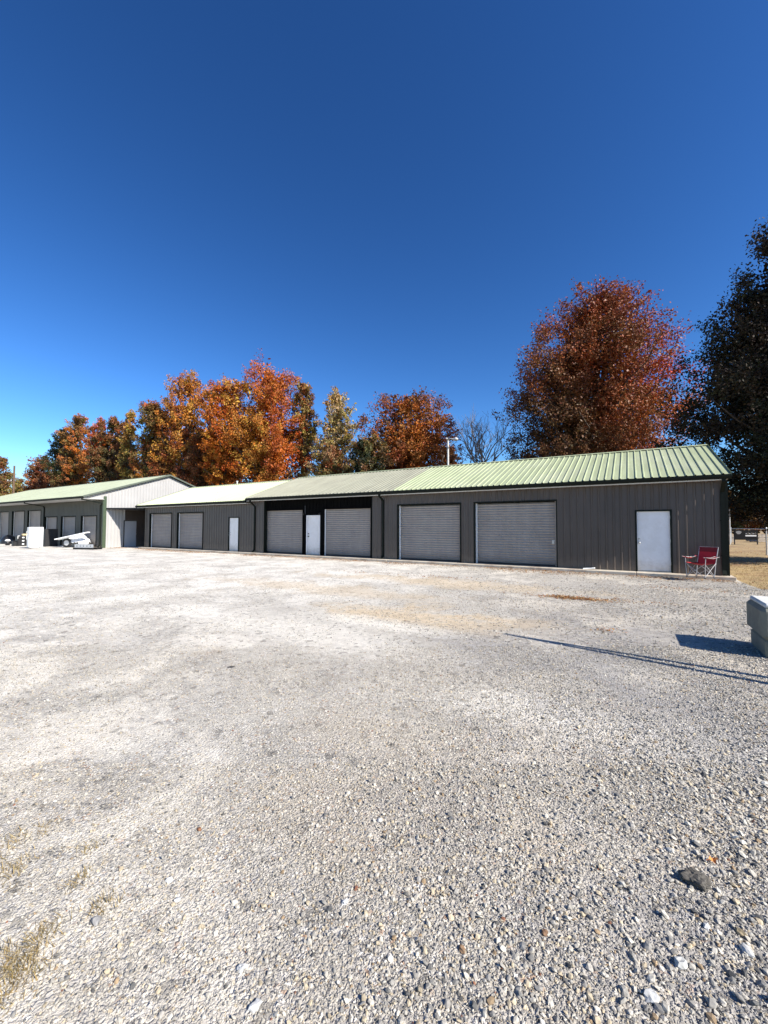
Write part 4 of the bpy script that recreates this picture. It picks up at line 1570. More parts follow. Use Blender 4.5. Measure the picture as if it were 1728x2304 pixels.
hwid = 0.27
for s in (-1, 1):
    mb = MB()      # rear upright: foot to back top, leaning back
    mb.tube([cp(s * 0.26, -0.12, 0.0), cp(s * 0.265, -0.19, 0.45), cp(s * 0.27, -0.30, 0.90)], 0.011, 8)
    mb.build('upright', M_FRAME, chair)
    mb = MB()      # front leg up to the arm
    mb.tube([cp(s * 0.27, 0.26, 0.0), cp(s * 0.285, 0.27, 0.35), cp(s * 0.30, 0.26, 0.60)], 0.010, 8)
    mb.build('front_leg', M_FRAME, chair)
    mb = MB()      # side crossing tubes
    mb.tube([cp(s * 0.265, -0.14, 0.03), cp(s * 0.275, 0.27, 0.42)], 0.009, 8)
    mb.build('side_brace', M_FRAME, chair)
    mb = MB()
    mb.tube([cp(s * 0.265, 0.26, 0.03), cp(s * 0.27, -0.19, 0.44)], 0.009, 8)
    mb.build('side_brace', M_FRAME, chair)
    mb = MB()      # front cross
    mb.tube([cp(s * 0.27, 0.27, 0.03), cp(-s * 0.27, 0.28, 0.41)], 0.009, 8)
    mb.build('front_brace', M_FRAME, chair)
    mb = MB()      # back cross
    mb.tube([cp(s * 0.26, -0.13, 0.03), cp(-s * 0.265, -0.20, 0.41)], 0.009, 8)
    mb.build('back_brace', M_FRAME, chair)
    mb = MB()
    mb.box(-0.02, 0.02, -0.02, 0.02, 0, 0.02, M=Matrix.Translation(cp(s * 0.27, 0.26, 0)), bev=0.003)
    mb.box(-0.02, 0.02, -0.02, 0.02, 0, 0.02, M=Matrix.Translation(cp(s * 0.26, -0.12, 0)), bev=0.003)
    mb.build('foot', M_BLACKPL, chair)
    mb = MB()      # fabric arm sagging between uprights, with a dropped front
    rows = []
    for i in range(9):
        t = i / 8
        f = -0.24 + 0.56 * t
        z = 0.63 - 0.06 * math.sin(math.pi * t) - 0.02 * t
        rows.append([cp(s * 0.25, f, z + 0.01), cp(s * 0.30, f, z - 0.012), cp(s * 0.36, f, z + 0.012)])
    mb.quadgrid(rows, 0, True)
    arm = mb.build('armrest', M_RED if s < 0 else M_REDDK, chair)
    mb = MB()
    mb.tube([cp(s * 0.36, -0.20, 0.625), cp(s * 0.362, 0.05, 0.58), cp(s * 0.36, 0.33, 0.62)], 0.006, 6)
    mb.tube([cp(s * 0.25, -0.20, 0.635), cp(s * 0.25, 0.05, 0.59), cp(s * 0.27, 0.30, 0.61)], 0.006, 6)
    mb.build('piping', M_FRAME, arm)
    mb = MB()      # cup holder ring
    mb.tube([cp(s * 0.305 + 0.045 * math.cos(a), 0.20 + 0.045 * math.sin(a), 0.605) for a in [2 * math.pi * k / 12 for k in range(13)]], 0.005, 5)
    mb.build('cup_holder', M_GUIDE, arm)
mb = MB()
rows = []
for i in range(11):
    t = i / 10
    f = -0.19 + 0.48 * t
    row = []
    for j in range(9):
        u = j / 8 * 2 - 1
        z = 0.43 - 0.075 * (1 - u * u) * math.sin(math.pi * min(1, t * 0.85 + 0.1)) + 0.012 * t + 0.006 * math.sin(9 * u + 4 * t)
        row.append(cp(u * 0.275, f + 0.02 * (1 - u * u) * (t - 0.5), z))
    rows.append(row)
mb.quadgrid(rows, 0, True)
mb.build('seat', M_RED, chair)
mb = MB()
rows = []
for i in range(13):
    t = i / 12
    z = 0.40 + 0.50 * t
    row = []
    for j in range(11):
        u = j / 10 * 2 - 1
        f = -0.185 - 0.115 * t - 0.07 * (1 - u * u) * (1 - 0.5 * t) + 0.008 * math.sin(7 * u + 5 * t)
        row.append(cp(u * (0.268), f, z))
    rows.append(row)
mb.quadgrid(rows, 0, True)
bk = mb.build('backrest', M_RED, chair)
mb = MB()
rows = []
for i in range(4):
    t = 0.72 + 0.285 * i / 3
    z = 0.40 + 0.50 * t
    rows.append([cp(u * 0.274, -0.185 - 0.115 * t - 0.07 * (1 - u * u) * (1 - 0.5 * t) + 0.012, z) for u in [k / 5 - 1 for k in range(11)]])
mb.quadgrid(rows, 0, True)
mb.build('head_band', M_REDDK, bk)
mb = MB()
mb.tube([cp(u * 0.272, -0.30 - 0.035 * (1 - u * u), 0.905) for u in [k / 5 - 1 for k in range(11)]], 0.008, 6)
mb.build('top_hem', M_FRAME, bk)

# ------------------------------------------------------------------ concrete block at the right edge
kb = on_z(1724, 1482)
kx, ky = float(kb[0]), float(kb[1])
blk = thing('concrete_block', (kx + 0.5, ky + 0.4, GZ), 'weathered grey concrete block with raised rim, cut by the right edge', 'concrete block')
BH = 0.66
mb = MB()
mb.box(kx + 0.0, kx + 1.2, ky, ky + 0.75, GZ - 0.01, GZ + 0.22, bev=0.025)
mb.build('base', M_BLOCK, blk)
mb = MB()
mb.box(kx - 0.035, kx + 1.235, ky - 0.035, ky + 0.785, GZ + 0.22, GZ + BH - 0.05, bev=0.045)
mb.build('body', M_BLOCK, blk)
mb = MB()
mb.box(kx + 0.0, kx + 1.2, ky + 0.0, ky + 0.75, GZ + BH - 0.06, GZ + BH, bev=0.02)
mb.build('cap', mat('sunlit_concrete', (0.52, 0.52, 0.49), 0.9, noise=0.15, nscale=7, bump=0.004), blk)  # sunlit top painted in as a paler copy of the body concrete

# two thin poles leaning together just outside the frame: their forked shadow lies on the gravel
tip = on_z(1135, 1427)
r1, r2 = on_z(1728, 1527), on_z(1728, 1541)
PH = 2.9
topp = Vector((float(tip[0]), float(tip[1]), GZ)) + SUN_DIR * (PH / SUN_DIR.z)
bip = thing('pole_bipod', (topp.x, topp.y - 0.5, GZ), 'two thin dark poles lashed together just past the right edge, casting the forked shadow', 'pole bipod')
for q in (r1, r2):
    sp = Vector(tip)
    dq = (Vector(q) - sp)
    base_ = sp + dq * 1.36
    base_.z = GZ - 0.02
    mb = MB()
    n = 8
    pts = []
    for i in range(n + 1):
        t = i / n
        p = base_.lerp(topp, t)
        p += Vector((0.0, 0.012 * math.sin(t * 7), 0.0))
        pts.append(p)
    mb.tube(pts, [0.052 - 0.022 * i / n for i in range(n + 1)], 7)
    mb.build('pole', M_WOODP, bip)

# ------------------------------------------------------------------ clutter by the left building
def ground_at(px, py, z=-0.1):
    q = on_z(px, py, z)
    return float(q[0]), float(q[1])


def size_at(q, px):
    dep = float((np.array([q[0], q[1], 0]) - EYE) @ FW)
    return px / FPX * dep


# white refrigerator, its sunlit side to the right
fxq, fyq = ground_at(67, 1234)
rf = thing('refrigerator', (fxq - 0.35, fyq + 0.45, GZ), 'narrow tall white refrigerator with its bright side in the sun, by the left doors', 'refrigerator')
fh = size_at((fxq, fyq), 48)
fw_ = 0.76
mb = MB()
mb.box(fxq - 0.40, fxq, fyq, fyq + fw_, GZ + 0.05, GZ + fh, bev=0.015)
mb.build('cabinet', M_WHITE, rf)
mb = MB()
mb.box(fxq - 0.39, fxq - 0.01, fyq - 0.06, fyq - 0.006, GZ + 0.08, GZ + fh * 0.66, bev=0.012)
mb.build('door', M_WHITE, rf)
mb = MB()
mb.box(fxq - 0.39, fxq - 0.01, fyq - 0.06, fyq - 0.006, GZ + fh * 0.67, GZ + fh - 0.01, bev=0.012)
mb.build('freezer_door', M_WHITE, rf)
for z0_, z1_ in ((0.40, 0.64), (0.69, 0.82)):
    mb = MB()
    mb.tube([(fxq - 0.34, fyq - 0.06, GZ + fh * z0_), (fxq - 0.34, fyq - 0.10, GZ + fh * (z0_ + .02)), (fxq - 0.34, fyq - 0.10, GZ + fh * (z1_ - .02)), (fxq - 0.34, fyq - 0.06, GZ + fh * z1_)], 0.012, 6)
    mb.build('handle', M_GUIDE, rf)
mb = MB()
for xx in (fxq - 0.34, fxq - 0.08):
    for yy in (fyq + 0.08, fyq + fw_ - 0.08):
        mb.box(xx - 0.03, xx + 0.03, yy - 0.03, yy + 0.03, GZ - 0.005, GZ + 0.05)
mb.build('foot', M_BLACKPL, rf)

# black cupboard under the eave
qx, qy = ground_at(100, 1230)
cb = thing('cupboard', (qx - 0.3, qy + 0.35, GZ), 'black upright cupboard standing between the refrigerator and the scrap heap', 'cupboard')
hh = size_at((qx, qy), 40)
mb = MB()
mb.box(qx - 0.55, qx, qy, qy + 0.85, GZ, GZ + hh, bev=0.01)
mb.build('carcass', M_BLACKPL, cb)
for k in range(2):
    mb = MB()
    mb.box(qx + 0.003, qx + 0.02, qy + 0.02 + 0.41 * k, qy + 0.41 + 0.41 * k, GZ + 0.06, GZ + hh - 0.04, bev=0.004)
    d_ = mb.build('door', M_BLACKPL, cb)
    kb_ = MB()
    kb_.tube([(qx + 0.02, qy + 0.36 + 0.13 * k, GZ + hh * 0.5), (qx + 0.045, qy + 0.36 + 0.13 * k, GZ + hh * 0.5)], 0.014, 8)
    kb_.build('handle', M_DARKMETAL, d_)

# black drawer cabinet with white label cards
qx, qy = ground_at(39, 1229)
dc = thing('drawer_cabinet', (qx - 0.3, qy + 0.3, GZ), 'low black cabinet with three labelled drawers left of the refrigerator', 'cabinet')
hh = size_at((qx, qy), 24)
dw = 0.66
mb = MB()
mb.box(qx - 0.5, qx, qy, qy + dw, GZ, GZ + hh, bev=0.008)
mb.build('carcass', M_BLACKPL, dc)
for k in range(3):
    z = GZ + 0.05 + k * (hh - 0.07) / 3
    mb = MB()
    mb.box(qx + 0.003, qx + 0.022, qy + 0.03, qy + dw - 0.03, z, z + (hh - 0.07) / 3 - 0.02, bev=0.004)
    dr = mb.build('drawer', M_DARKMETAL, dc)
    mb = MB()
    mb.box(qx + 0.023, qx + 0.030, qy + dw * 0.42, qy + dw * 0.62, z + 0.07, z + 0.16)
    mb.build('label_card', M_WHITE, dr)
mb = MB()
mb.box(qx + 0.003, qx + 0.008, qy + 0.0, qy + 0.14, GZ + hh * 0.70, GZ + hh - 0.01)
mb.build('sticker', M_WHITE, dc)
mb = MB()
mb.box(qx - 0.42, qx - 0.06, qy + 0.32, qy + 0.64, GZ + hh + 0.001, GZ + hh + 0.13, bev=0.006)
cbx = mb.build('cardboard_box', M_CARD)
tag(cbx, 'small tan cardboard box on top of the black drawer cabinet', 'box')
mb = MB()
mb.box(qx - 0.42, qx - 0.06, qy + 0.46, qy + 0.50, GZ + hh + 0.1315, GZ + hh + 0.133)
mb.build('tape', M_PALEPOLE, cbx)

# bucket, tub, covered heap
qx, qy = ground_at(17, 1227)
bk_ = thing('paint_bucket', (qx, qy, GZ), 'dark bucket with round white lid at the far left', 'bucket')
mb = MB()
mb.lathe([(0.0, 0.0), (0.14, 0.0), (0.17, 0.36), (0.0, 0.36)], (qx, qy, GZ), 14)
mb.build('pail', M_DARKMETAL, bk_)
mb = MB()
mb.lathe([(0.18, 0.36), (0.18, 0.40), (0.14, 0.47), (0.0, 0.50)], (qx, qy, GZ), 14)
mb.build('lid', M_WHITE, bk_)
qx, qy = ground_at(28, 1229)
tb = thing('storage_tub', (qx, qy + 0.2, GZ), 'black plastic tub beside the white-lidded bucket', 'tub')
mb = MB()
mb.box(qx - 0.22, qx + 0.18, qy, qy + 0.42, GZ, GZ + 0.36, bev=0.03)
mb.build('bin', M_BLACKPL, tb)
mb = MB()
mb.box(qx - 0.25, qx + 0.21, qy - 0.03, qy + 0.45, GZ + 0.362, GZ + 0.42, bev=0.015)
mb.build('lid', M_DARKMETAL, tb)
qx, qy = ground_at(2, 1224)
mb = MB()
rows = []
for i in range(8):
    t = i / 7 * math.pi / 2
    rows.append([(qx + 0.75 * math.cos(t) * math.cos(a) * (1 + 0.08 * math.sin(3 * a)), qy + 0.55 + 0.6 * math.cos(t) * math.sin(a), GZ - 0.02 + 0.80 * math.sin(t) ** 0.8 * (1 + 0.04 * math.sin(5 * a))) for a in [2 * math.pi * k / 18 for k in range(18)]])
mb.quadgrid(rows, 0, True, True)
hp = mb.build('covered_heap', M_BLACKPL)
tag(hp, 'rounded heap under a black cover at the left edge', 'covered heap')

# scrap heap: crumpled white sheet over odds and ends, a long board lying across it
qx, qy = ground_at(160, 1232)
r = np.random.default_rng(5)
n, mrow = 26, 20
lx = size_at((qx, qy), 54)
X_, Y_ = np.meshgrid(np.linspace(-0.5, 0.5, n), np.linspace(-0.5, 0.5, mrow))
Hs = np.clip(1 - (2 * X_) ** 4, 0, 1) * np.clip(1 - (2 * Y_) ** 2.0, 0, 1)
Hs = np.clip(np.cos(X_ * 2.9), 0, 1) ** 0.6 * np.clip(np.cos(Y_ * 2.9), 0, 1) ** 0.6
Hn = 0.62 * Hs * (1 + 0.22 * np.sin(9 * X_ + 3 * Y_) + 0.15 * np.sin(17 * Y_ - 8 * X_) + 0.10 * r.normal(size=X_.shape))
cA, sA = math.cos(R(-55)), math.sin(R(-55))
e_x = np.array([RT[0], RT[1]])
e_y = np.array([-RT[1], RT[0]])
P = np.stack([qx + (X_ * lx) * e_x[0] + (Y_ * 0.9) * e_y[0], qy + 0.45 + (X_ * lx) * e_x[1] + (Y_ * 0.9) * e_y[1], GZ + 0.28 * (Hs > 0.25) + Hn - 0.02], -1)
i = np.arange((n - 1) * (mrow - 1))
a = (i // (n - 1)) * n + i % (n - 1)
F = np.stack([a, a + 1, a + n + 1, a + n], 1)
tp = np_mesh('tarp_heap', P.reshape(-1, 3), F, M_TARP, smooth=True)
tag(tp, 'crumpled white sheet over a heap of odds and ends by the green corner trim', 'tarp heap')
# long white board, tilted up to the right
b0_, b1_ = at_depth(126, 1213.5, float((np.array([qx, qy, 0]) - EYE) @ FW) - 0.3), at_depth(199, 1197.5, float((np.array([qx, qy, 0]) - EYE) @ FW) - 0.3)
bd = thing('white_board', tuple(b0_), 'long white board tilted across the tarp heap', 'board')
mb = MB()
mb.sweep([tuple(b0_), tuple(b1_)], 0.16, 0.035, side=tuple(np.array([-RT[1], RT[0], 0])))
mb.build('plank', M_WHITE, bd)
mb = MB()
mb.sweep([tuple(b0_ + np.array([0, 0, -0.07]) + 0.08 * (b1_ - b0_)), tuple(b1_ + np.array([0, 0, -0.07]) - 0.55 * (b1_ - b0_))], 0.05, 0.03, side=tuple(np.array([-RT[1], RT[0], 0])))
mb.build('batten', M_GUIDE, bd)
# a dented white drum on its side and a tyre, both half under the sheet
dq = np.array(on_z(189, 1230)) + np.array([0.0, 0.35, 0.0])
mb = MB()
ax_ = np.array([RT[0], RT[1], 0]) * 0.9 + np.array([-RT[1], RT[0], 0]) * 0.3
ax_ /= np.linalg.norm(ax_)
cz = GZ + 0.62
prof = [(-0.36, 0.0), (-0.36, 0.20), (-0.33, 0.225), (-0.12, 0.215), (-0.10, 0.235), (-0.08, 0.215), (0.10, 0.215), (0.12, 0.235), (0.14, 0.215), (0.33, 0.225), (0.36, 0.20), (0.30, 0.17), (0.30, 0.0)]
e2 = np.cross(ax_, [0, 0, 1])
rows = [[tuple(np.array([dq[0], dq[1], cz]) + ax_ * a_ + (e2 * math.cos(q) + np.array([0, 0, 1]) * math.sin(q)) * r_) for q in [2 * math.pi * k / 18 for k in range(18)]] for a_, r_ in prof]
mb.quadgrid(rows, 0, True, True)
tag(mb.build('drum', M_TARP), 'white drum lying on its side at the right of the tarp heap', 'drum')
for i_, (px_, lab_) in enumerate(((150, 'dark tyre standing under the left of the white board'),)):
    tq = np.array(on_z(px_, 1232))
    ty = thing('tyre', (tq[0], tq[1], GZ), lab_, 'tyre')
    mb = MB()
    rows = []
    for k in range(20):
        a_ = 2 * math.pi * k / 20
        rows.append([(tq[0] + math.cos(a_) * (0.27 + 0.09 * math.cos(b_)) * RT[0] + 0.08 * math.sin(b_) * -RT[1], tq[1] + math.cos(a_) * (0.27 + 0.09 * math.cos(b_)) * RT[1] + 0.08 * math.sin(b_) * RT[0], GZ + 0.355 + math.sin(a_) * (0.27 + 0.09 * math.cos(b_))) for b_ in [2 * math.pi * j / 10 for j in range(10)]])
    mb.quadgrid(rows + [rows[0]], 0, True, True)
    mb.build('tread', M_BLACKPL, ty)
    mb = MB()
    mb.tube([tuple(np.array([tq[0], tq[1], GZ + 0.355]) - np.array([-RT[1], RT[0], 0]) * 0.05), tuple(np.array([tq[0], tq[1], GZ + 0.355]) + np.array([-RT[1], RT[0], 0]) * 0.05)], 0.19, 16)
    mb.build('rim', M_GALV, ty)
# steel channel with holes on a low dark pallet
s0, s1 = on_z(164, 1236.5), on_z(209, 1237)
pal = thing('steel_ramp', tuple(s0), 'low black pallet with a punched steel channel, in front of the tarp heap', 'pallet')
ex2 = (s1 - s0)
L2 = np.linalg.norm(ex2[:2])
ex2 = ex2 / np.linalg.norm(ex2)
ey2 = np.array([-ex2[1], ex2[0], 0])


def rp(u, v, z):
    q = s0 + ex2 * u + ey2 * v
    return (q[0], q[1], GZ + z)


def rbox(u0, u1, v0, v1, z0, z1):
    mb = MB()
    lo_ = [rp(u0, v0, z0), rp(u1, v0, z0), rp(u1, v1, z0), rp(u0, v1, z0)]
    hi_ = [rp(u0, v0, z1), rp(u1, v0, z1), rp(u1, v1, z1), rp(u0, v1, z1)]
    mb.quadgrid([lo_, hi_], 0, False, True)
    mb.poly(lo_[::-1])
    mb.poly(hi_)
    return mb


for v in (0.0, 0.35, 0.70):
    rbox(0, L2, v, v + 0.09, 0.0, 0.10).build('bearer', M_BLACKPL, pal)
for k in range(6):
    u = k * (L2 - 0.16) / 5
    rbox(u, u + 0.16, -0.02, 0.82, 0.102, 0.13).build('slat', M_BLACKPL, pal)
ch_ = rbox(0.10, L2 - 0.02, 0.02, 0.05, 0.132, 0.36).build('channel', M_GALV, pal)
rbox(0.10, L2 - 0.02, 0.05, 0.50, 0.345, 0.36).build('channel_top', M_DARKMETAL, pal)
for k in range(5):
    mb = MB()
    u = 0.28 + k * (L2 - 0.5) / 4
    q0_, q1_ = rp(u, 0.018, 0.245), rp(u, 0.0145, 0.245)
    mb.tube([q0_, q1_], 0.035, 10, smooth=False)
    mb.build('hole_plug', M_BLACKPL, ch_)


# ------------------------------------------------------------------ loose gravel, dry grass, leaves
def ico():
    t = (1 + 5 ** 0.5) / 2
    v = np.array([(-1, t, 0), (1, t, 0), (-1, -t, 0), (1, -t, 0), (0, -1, t), (0, 1, t), (0, -1, -t), (0, 1, -t), (t, 0, -1), (t, 0, 1), (-t, 0, -1), (-t, 0, 1)], float)
    v /= np.linalg.norm(v[0])
    f = np.array([(0, 11, 5), (0, 5, 1), (0, 1, 7), (0, 7, 10), (0, 10, 11), (1, 5, 9), (5, 11, 4), (11, 10, 2), (10, 7, 6), (7, 1, 8), (3, 9, 4), (3, 4, 2), (3, 2, 6), (3, 6, 8), (3, 8, 9), (4, 9, 5), (2, 4, 11), (6, 2, 10), (8, 6, 7), (9, 8, 1)])
    return v, f


IV, IF = ico()


def stone_templates(k, seed):
    r = np.random.default_rng(seed)
    out = []
    for _ in range(k):
        v = IV.copy()
        v *= r.uniform(0.72, 1.22, (12, 1))
        v *= np.array([1.0, r.uniform(0.6, 0.95), r.uniform(0.42, 0.72)])
        out.append(v)
    return np.array(out)


ST = stone_templates(24, 2)
S_COL = np.array([0.86, 0.83, 0.765]) * np.array([(0.55, 0.525, 0.475), (0.45, 0.43, 0.395), (0.37, 0.355, 0.335), (0.28, 0.272, 0.262), (0.20, 0.197, 0.195), (0.10, 0.10, 0.10), (0.49, 0.42, 0.31), (0.31, 0.225, 0.14), (0.22, 0.095, 0.055), (0.68, 0.665, 0.63)])
S_W = np.array([0.18, 0.21, 0.18, 0.14, 0.08, 0.03, 0.13, 0.025, 0.004, 0.021])
S_W = S_W / S_W.sum()


def patch(x, y):
    return 0.5 + 0.5 * np.sin(x * 1.1 + 1.7 * np.sin(y * 0.9)) * np.sin(y * 1.4 + 1.2 * np.sin(x * 0.7 + 1)) + 0.25 * np.sin(x * 3.7 + y * 2.3)


OV_ = np.array([(1, 0, 0), (-1, 0, 0), (0, 1, 0), (0, -1, 0), (0, 0, 1), (0, 0, -1)], float)
OF_ = np.array([(0, 2, 4), (2, 1, 4), (1, 3, 4), (3, 0, 4), (2, 0, 5), (1, 2, 5), (3, 1, 5), (0, 3, 5)])


def chip_templates(k, seed):
    r = np.random.default_rng(seed)
    out = []
    for _ in range(k):
        v = OV_ * r.uniform(0.7, 1.25, (6, 1)) + r.normal(size=(6, 3)) * 0.16
        out.append(v * np.array([1.0, r.uniform(0.6, 0.95), r.uniform(0.45, 0.75)]))
    return np.array(out)


CT = chip_templates(24, 9)


def scatter_stones(name, zones, seed):
    """loose stones over the near part of the lot, thick in the swept-up bands and thin in the packed wheel tracks"""
    r = np.random.default_rng(seed)
    VV, FF, CC, off = [], [], [], 0
    for (d0, d1, dens, s0, s1, keep_lo, round_) in zones:
        lat0, lat1 = -1.05, 1.05
        area_n = int(dens * (d1 * d1 - d0 * d0) / 2 * (lat1 - lat0))
        d = np.sqrt(r.uniform(d0 * d0, d1 * d1, area_n))
        l = r.uniform(lat0, lat1, area_n) * d + r.normal(size=area_n) * 0.2
        x = FW[0] / math.cos(PITCH) * d + RT[0] * l
        y = FW[1] / math.cos(PITCH) * d + RT[1] * l
        pr = np.clip(keep_lo + (1 - keep_lo) * patch(x, y) * 1.2 + 0.2 * np.abs(l / d), 0.05, 1)
        k = (r.random(area_n) < pr) & (y < 15.9) & ~((x > 2.7) & (y > 14.2))
        x, y, l, d = x[k], y[k], l[k], d[k]
        n = len(x)
        s = s0 + (s1 - s0) * r.random(n) ** 3.2
        s *= 1 + 0.45 * np.clip(l / d, -0.4, 1)
        TT, TF, nv = (ST, IF, 12) if round_ else (CT, OF_, 6)
        T = TT[r.integers(0, len(TT), n)] * s[:, None, None]
        a = r.uniform(0, 2 * np.pi, n)
        ca, sa = np.cos(a)[:, None], np.sin(a)[:, None]
        tx, ty = r.normal(size=(n, 1)) * 0.3, r.normal(size=(n, 1)) * 0.3
        vx = T[:, :, 0] * ca - T[:, :, 1] * sa
        vy = T[:, :, 0] * sa + T[:, :, 1] * ca
        vz = T[:, :, 2] + T[:, :, 0] * tx + T[:, :, 1] * ty
        V = np.stack([vx + x[:, None], vy + y[:, None], vz + (lot_h(x, y) + s * r.uniform(0.05, 0.5, n))[:, None]], 2).reshape(-1, 3)
        F = (TF[None] + (np.arange(n) * nv)[:, None, None]).reshape(-1, 3) + off
        off += len(V)
        c = S_COL[r.choice(len(S_COL), n, p=S_W)] * r.uniform(0.78, 1.12, (n, 1))
        VV.append(V); FF.append(F); CC.append(np.repeat(c, nv, 0))
    o = np_mesh(name, np.concatenate(VV), np.concatenate(FF), M_STONE, None, np.concatenate(CC))
    o['kind'] = 'stuff'
    return sum(len(f) for f in FF)


ns = scatter_stones('gravel', [(0.95, 2.8, 1900, 0.0055, 0.0140, 0.36, True), (0.95, 2.8, 11500, 0.0026, 0.0080, 0.62, False),
                               (2.8, 5.5, 4000, 0.0042, 0.0112, 0.32, False), (5.5, 11.0, 560, 0.006, 0.016, 0.22, False), (11.0, 17.0, 70, 0.009, 0.022, 0.3, False)], 77)
print('stone triangles', ns)


def single_stone(px, py, size, col, label, flat=0.7, seed=0, name='stone', cat='stone', group='larger stones lying on the gravel', squash=0.75):
    q = on_z(px, py)
    r = np.random.default_rng(seed)
    # one subdivision of the icosahedron, roughened
    V, F = IV.copy(), IF
    vs_, fs_, cache = list(map(tuple, V)), [], {}

    def midp(a, b):
        k = (min(a, b), max(a, b))
        if k not in cache:
            p = (np.array(vs_[a]) + np.array(vs_[b]))
            vs_.append(tuple(p / np.linalg.norm(p)))
            cache[k] = len(vs_) - 1
        return cache[k]
    for _ in range(3 if size > 0.055 else 1):
        fs_ = []
        cache = {}
        for a_, b_, c_ in F:
            ab, bc, ca_ = midp(a_, b_), midp(b_, c_), midp(c_, a_)
            fs_ += [(a_, ab, ca_), (b_, bc, ab), (c_, ca_, bc), (ab, bc, ca_)]
        F = fs_
    V = np.array(vs_)
    V = V * (1 + 0.20 * blob_noise(V * 1.2, seed, 8)[:, None] + 0.07 * blob_noise(V * 4.0, seed + 1, 8)[:, None] + 0.03 * r.normal(size=(len(V), 1)))
    V = V * size * np.array([1.0, squash, flat])
    an = r.uniform(0, 3.14)
    V = np.stack([V[:, 0] * math.cos(an) - V[:, 1] * math.sin(an), V[:, 0] * math.sin(an) + V[:, 1] * math.cos(an), V[:, 2]], 1)
    V += np.array([0, 0, size * flat * 0.40])
    o = np_mesh(name, V, np.array(F), M_STONE, None, np.tile(np.array(col), (len(V), 1)) * (1 + 0.12 * r.normal(size=(len(V), 1))), smooth=False)
    o.location = (q[0], q[1], float(lot_h(q[0], q[1])))
    tag(o, label, cat, group)
    return o


single_stone(1566, 1990, 0.058, (0.085, 0.076, 0.062), 'large dark mossy rock on the gravel at lower right', 0.55, 12, 'rock', 'rock', None)
for k, (px, py, s, c, lab) in enumerate((
        (855, 1848, 0.018, (0.70, 0.69, 0.66), 'white angular stone below the middle of the picture'),
        (776, 2034, 0.018, (0.70, 0.69, 0.67), 'white pebble with black shadow, centre of the lower gravel'),
        (380, 1982, 0.020, (0.68, 0.67, 0.64), 'broad pale stone at lower left with tan neighbours'),
        (400, 2026, 0.017, (0.66, 0.65, 0.62), 'round white pebble below the broad pale stone'),
        (215, 2072, 0.026, (0.30, 0.29, 0.28), 'flat grey stone at lower left'),
        (575, 2268, 0.024, (0.72, 0.71, 0.68), 'bright white stone at the bottom edge, left of centre'),
        (545, 2182, 0.022, (0.70, 0.69, 0.66), 'white chunky stone above the one at the bottom edge'),
        (448, 1866, 0.016, (0.30, 0.14, 0.07), 'reddish brown stone among pale gravel, left of centre'),
        (1226, 2105, 0.017, (0.27, 0.15, 0.08), 'brown stone right of centre in the lower gravel'),
        (1040, 2142, 0.018, (0.33, 0.20, 0.11), 'tan brown stone near the bottom centre'),
        (1532, 2175, 0.030, (0.66, 0.65, 0.60), 'pale pointed stone with long black shadow at lower right'),
        (1466, 2250, 0.030, (0.64, 0.63, 0.60), 'largest pale stone near the bottom right'),
        (1680, 2145, 0.026, (0.60, 0.59, 0.56), 'pale stone near the right edge below the mossy rock'),
        (1668, 2105, 0.022, (0.34, 0.27, 0.16), 'rounded tan stone near the right edge'),
        (1590, 2090, 0.018, (0.72, 0.71, 0.68), 'small white stone just below the mossy rock'),
        (740, 2050, 0.018, (0.10, 0.10, 0.10), 'dark grey pebble beside a white one, lower middle'),
        (1015, 1845, 0.018, (0.16, 0.16, 0.16), 'dark stone on pale dust, middle of the lot'),
        (520, 1500, 0.05, (0.09, 0.085, 0.08), 'flat black scrap of stone alone on the pale middle gravel'))):
    single_stone(px, py, s * 0.85, tuple(v * 0.68 for v in c), lab, 0.6 if k != 17 else 0.12, 300 + k)


def quads_on(name, x, y, z, s, cols, mt, seed, tilt=0.3, kind='stuff'):
    r = np.random.default_rng(seed)
    n = len(x)
    a = r.uniform(0, 6.28, n)
    d1 = np.stack([np.cos(a), np.sin(a), r.normal(size=n) * tilt], 1) * s[:, None]
    d2 = np.stack([-np.sin(a), np.cos(a), r.normal(size=n) * tilt], 1) * s[:, None] * r.uniform(0.5, 0.8, (n, 1))
    P = np.stack([x, y, z + np.abs(d1[:, 2]) + np.abs(d2[:, 2]) + 0.004], 1)
    cup = np.zeros((n, 3))
    cup[:, 2] = s * 0.25
    V = np.stack([P - d1 + cup, P + d2, P + d1 + cup, P - d2], 1).reshape(-1, 3)
    F = np.arange(4 * n).reshape(-1, 4)
    o = np_mesh(name, V, F, mt, None, np.repeat(cols, 4, 0))
    o['kind'] = kind
    return o


L_COL = np.array([(0.32, 0.15, 0.05), (0.22, 0.11, 0.05), (0.38, 0.23, 0.10), (0.15, 0.075, 0.04), (0.42, 0.30, 0.15), (0.27, 0.10, 0.035)])
r = np.random.default_rng(31)
xs, ys = [], []
# drift along the slab
n = 15000
x = r.uniform(-33, 2.6, n)
dens = 0.5 + 0.5 * np.sin(x * 0.9 + 1) * np.sin(x * 0.37) + 0.3 * np.sin(x * 2.7)
y = YW - 0.50 - np.abs(r.normal(size=n)) * (0.12 + 0.5 * np.clip(dens, 0, 1))
k = r.random(n) < np.clip(0.15 + dens, 0.05, 1)
xs.append(x[k]); ys.append(y[k])
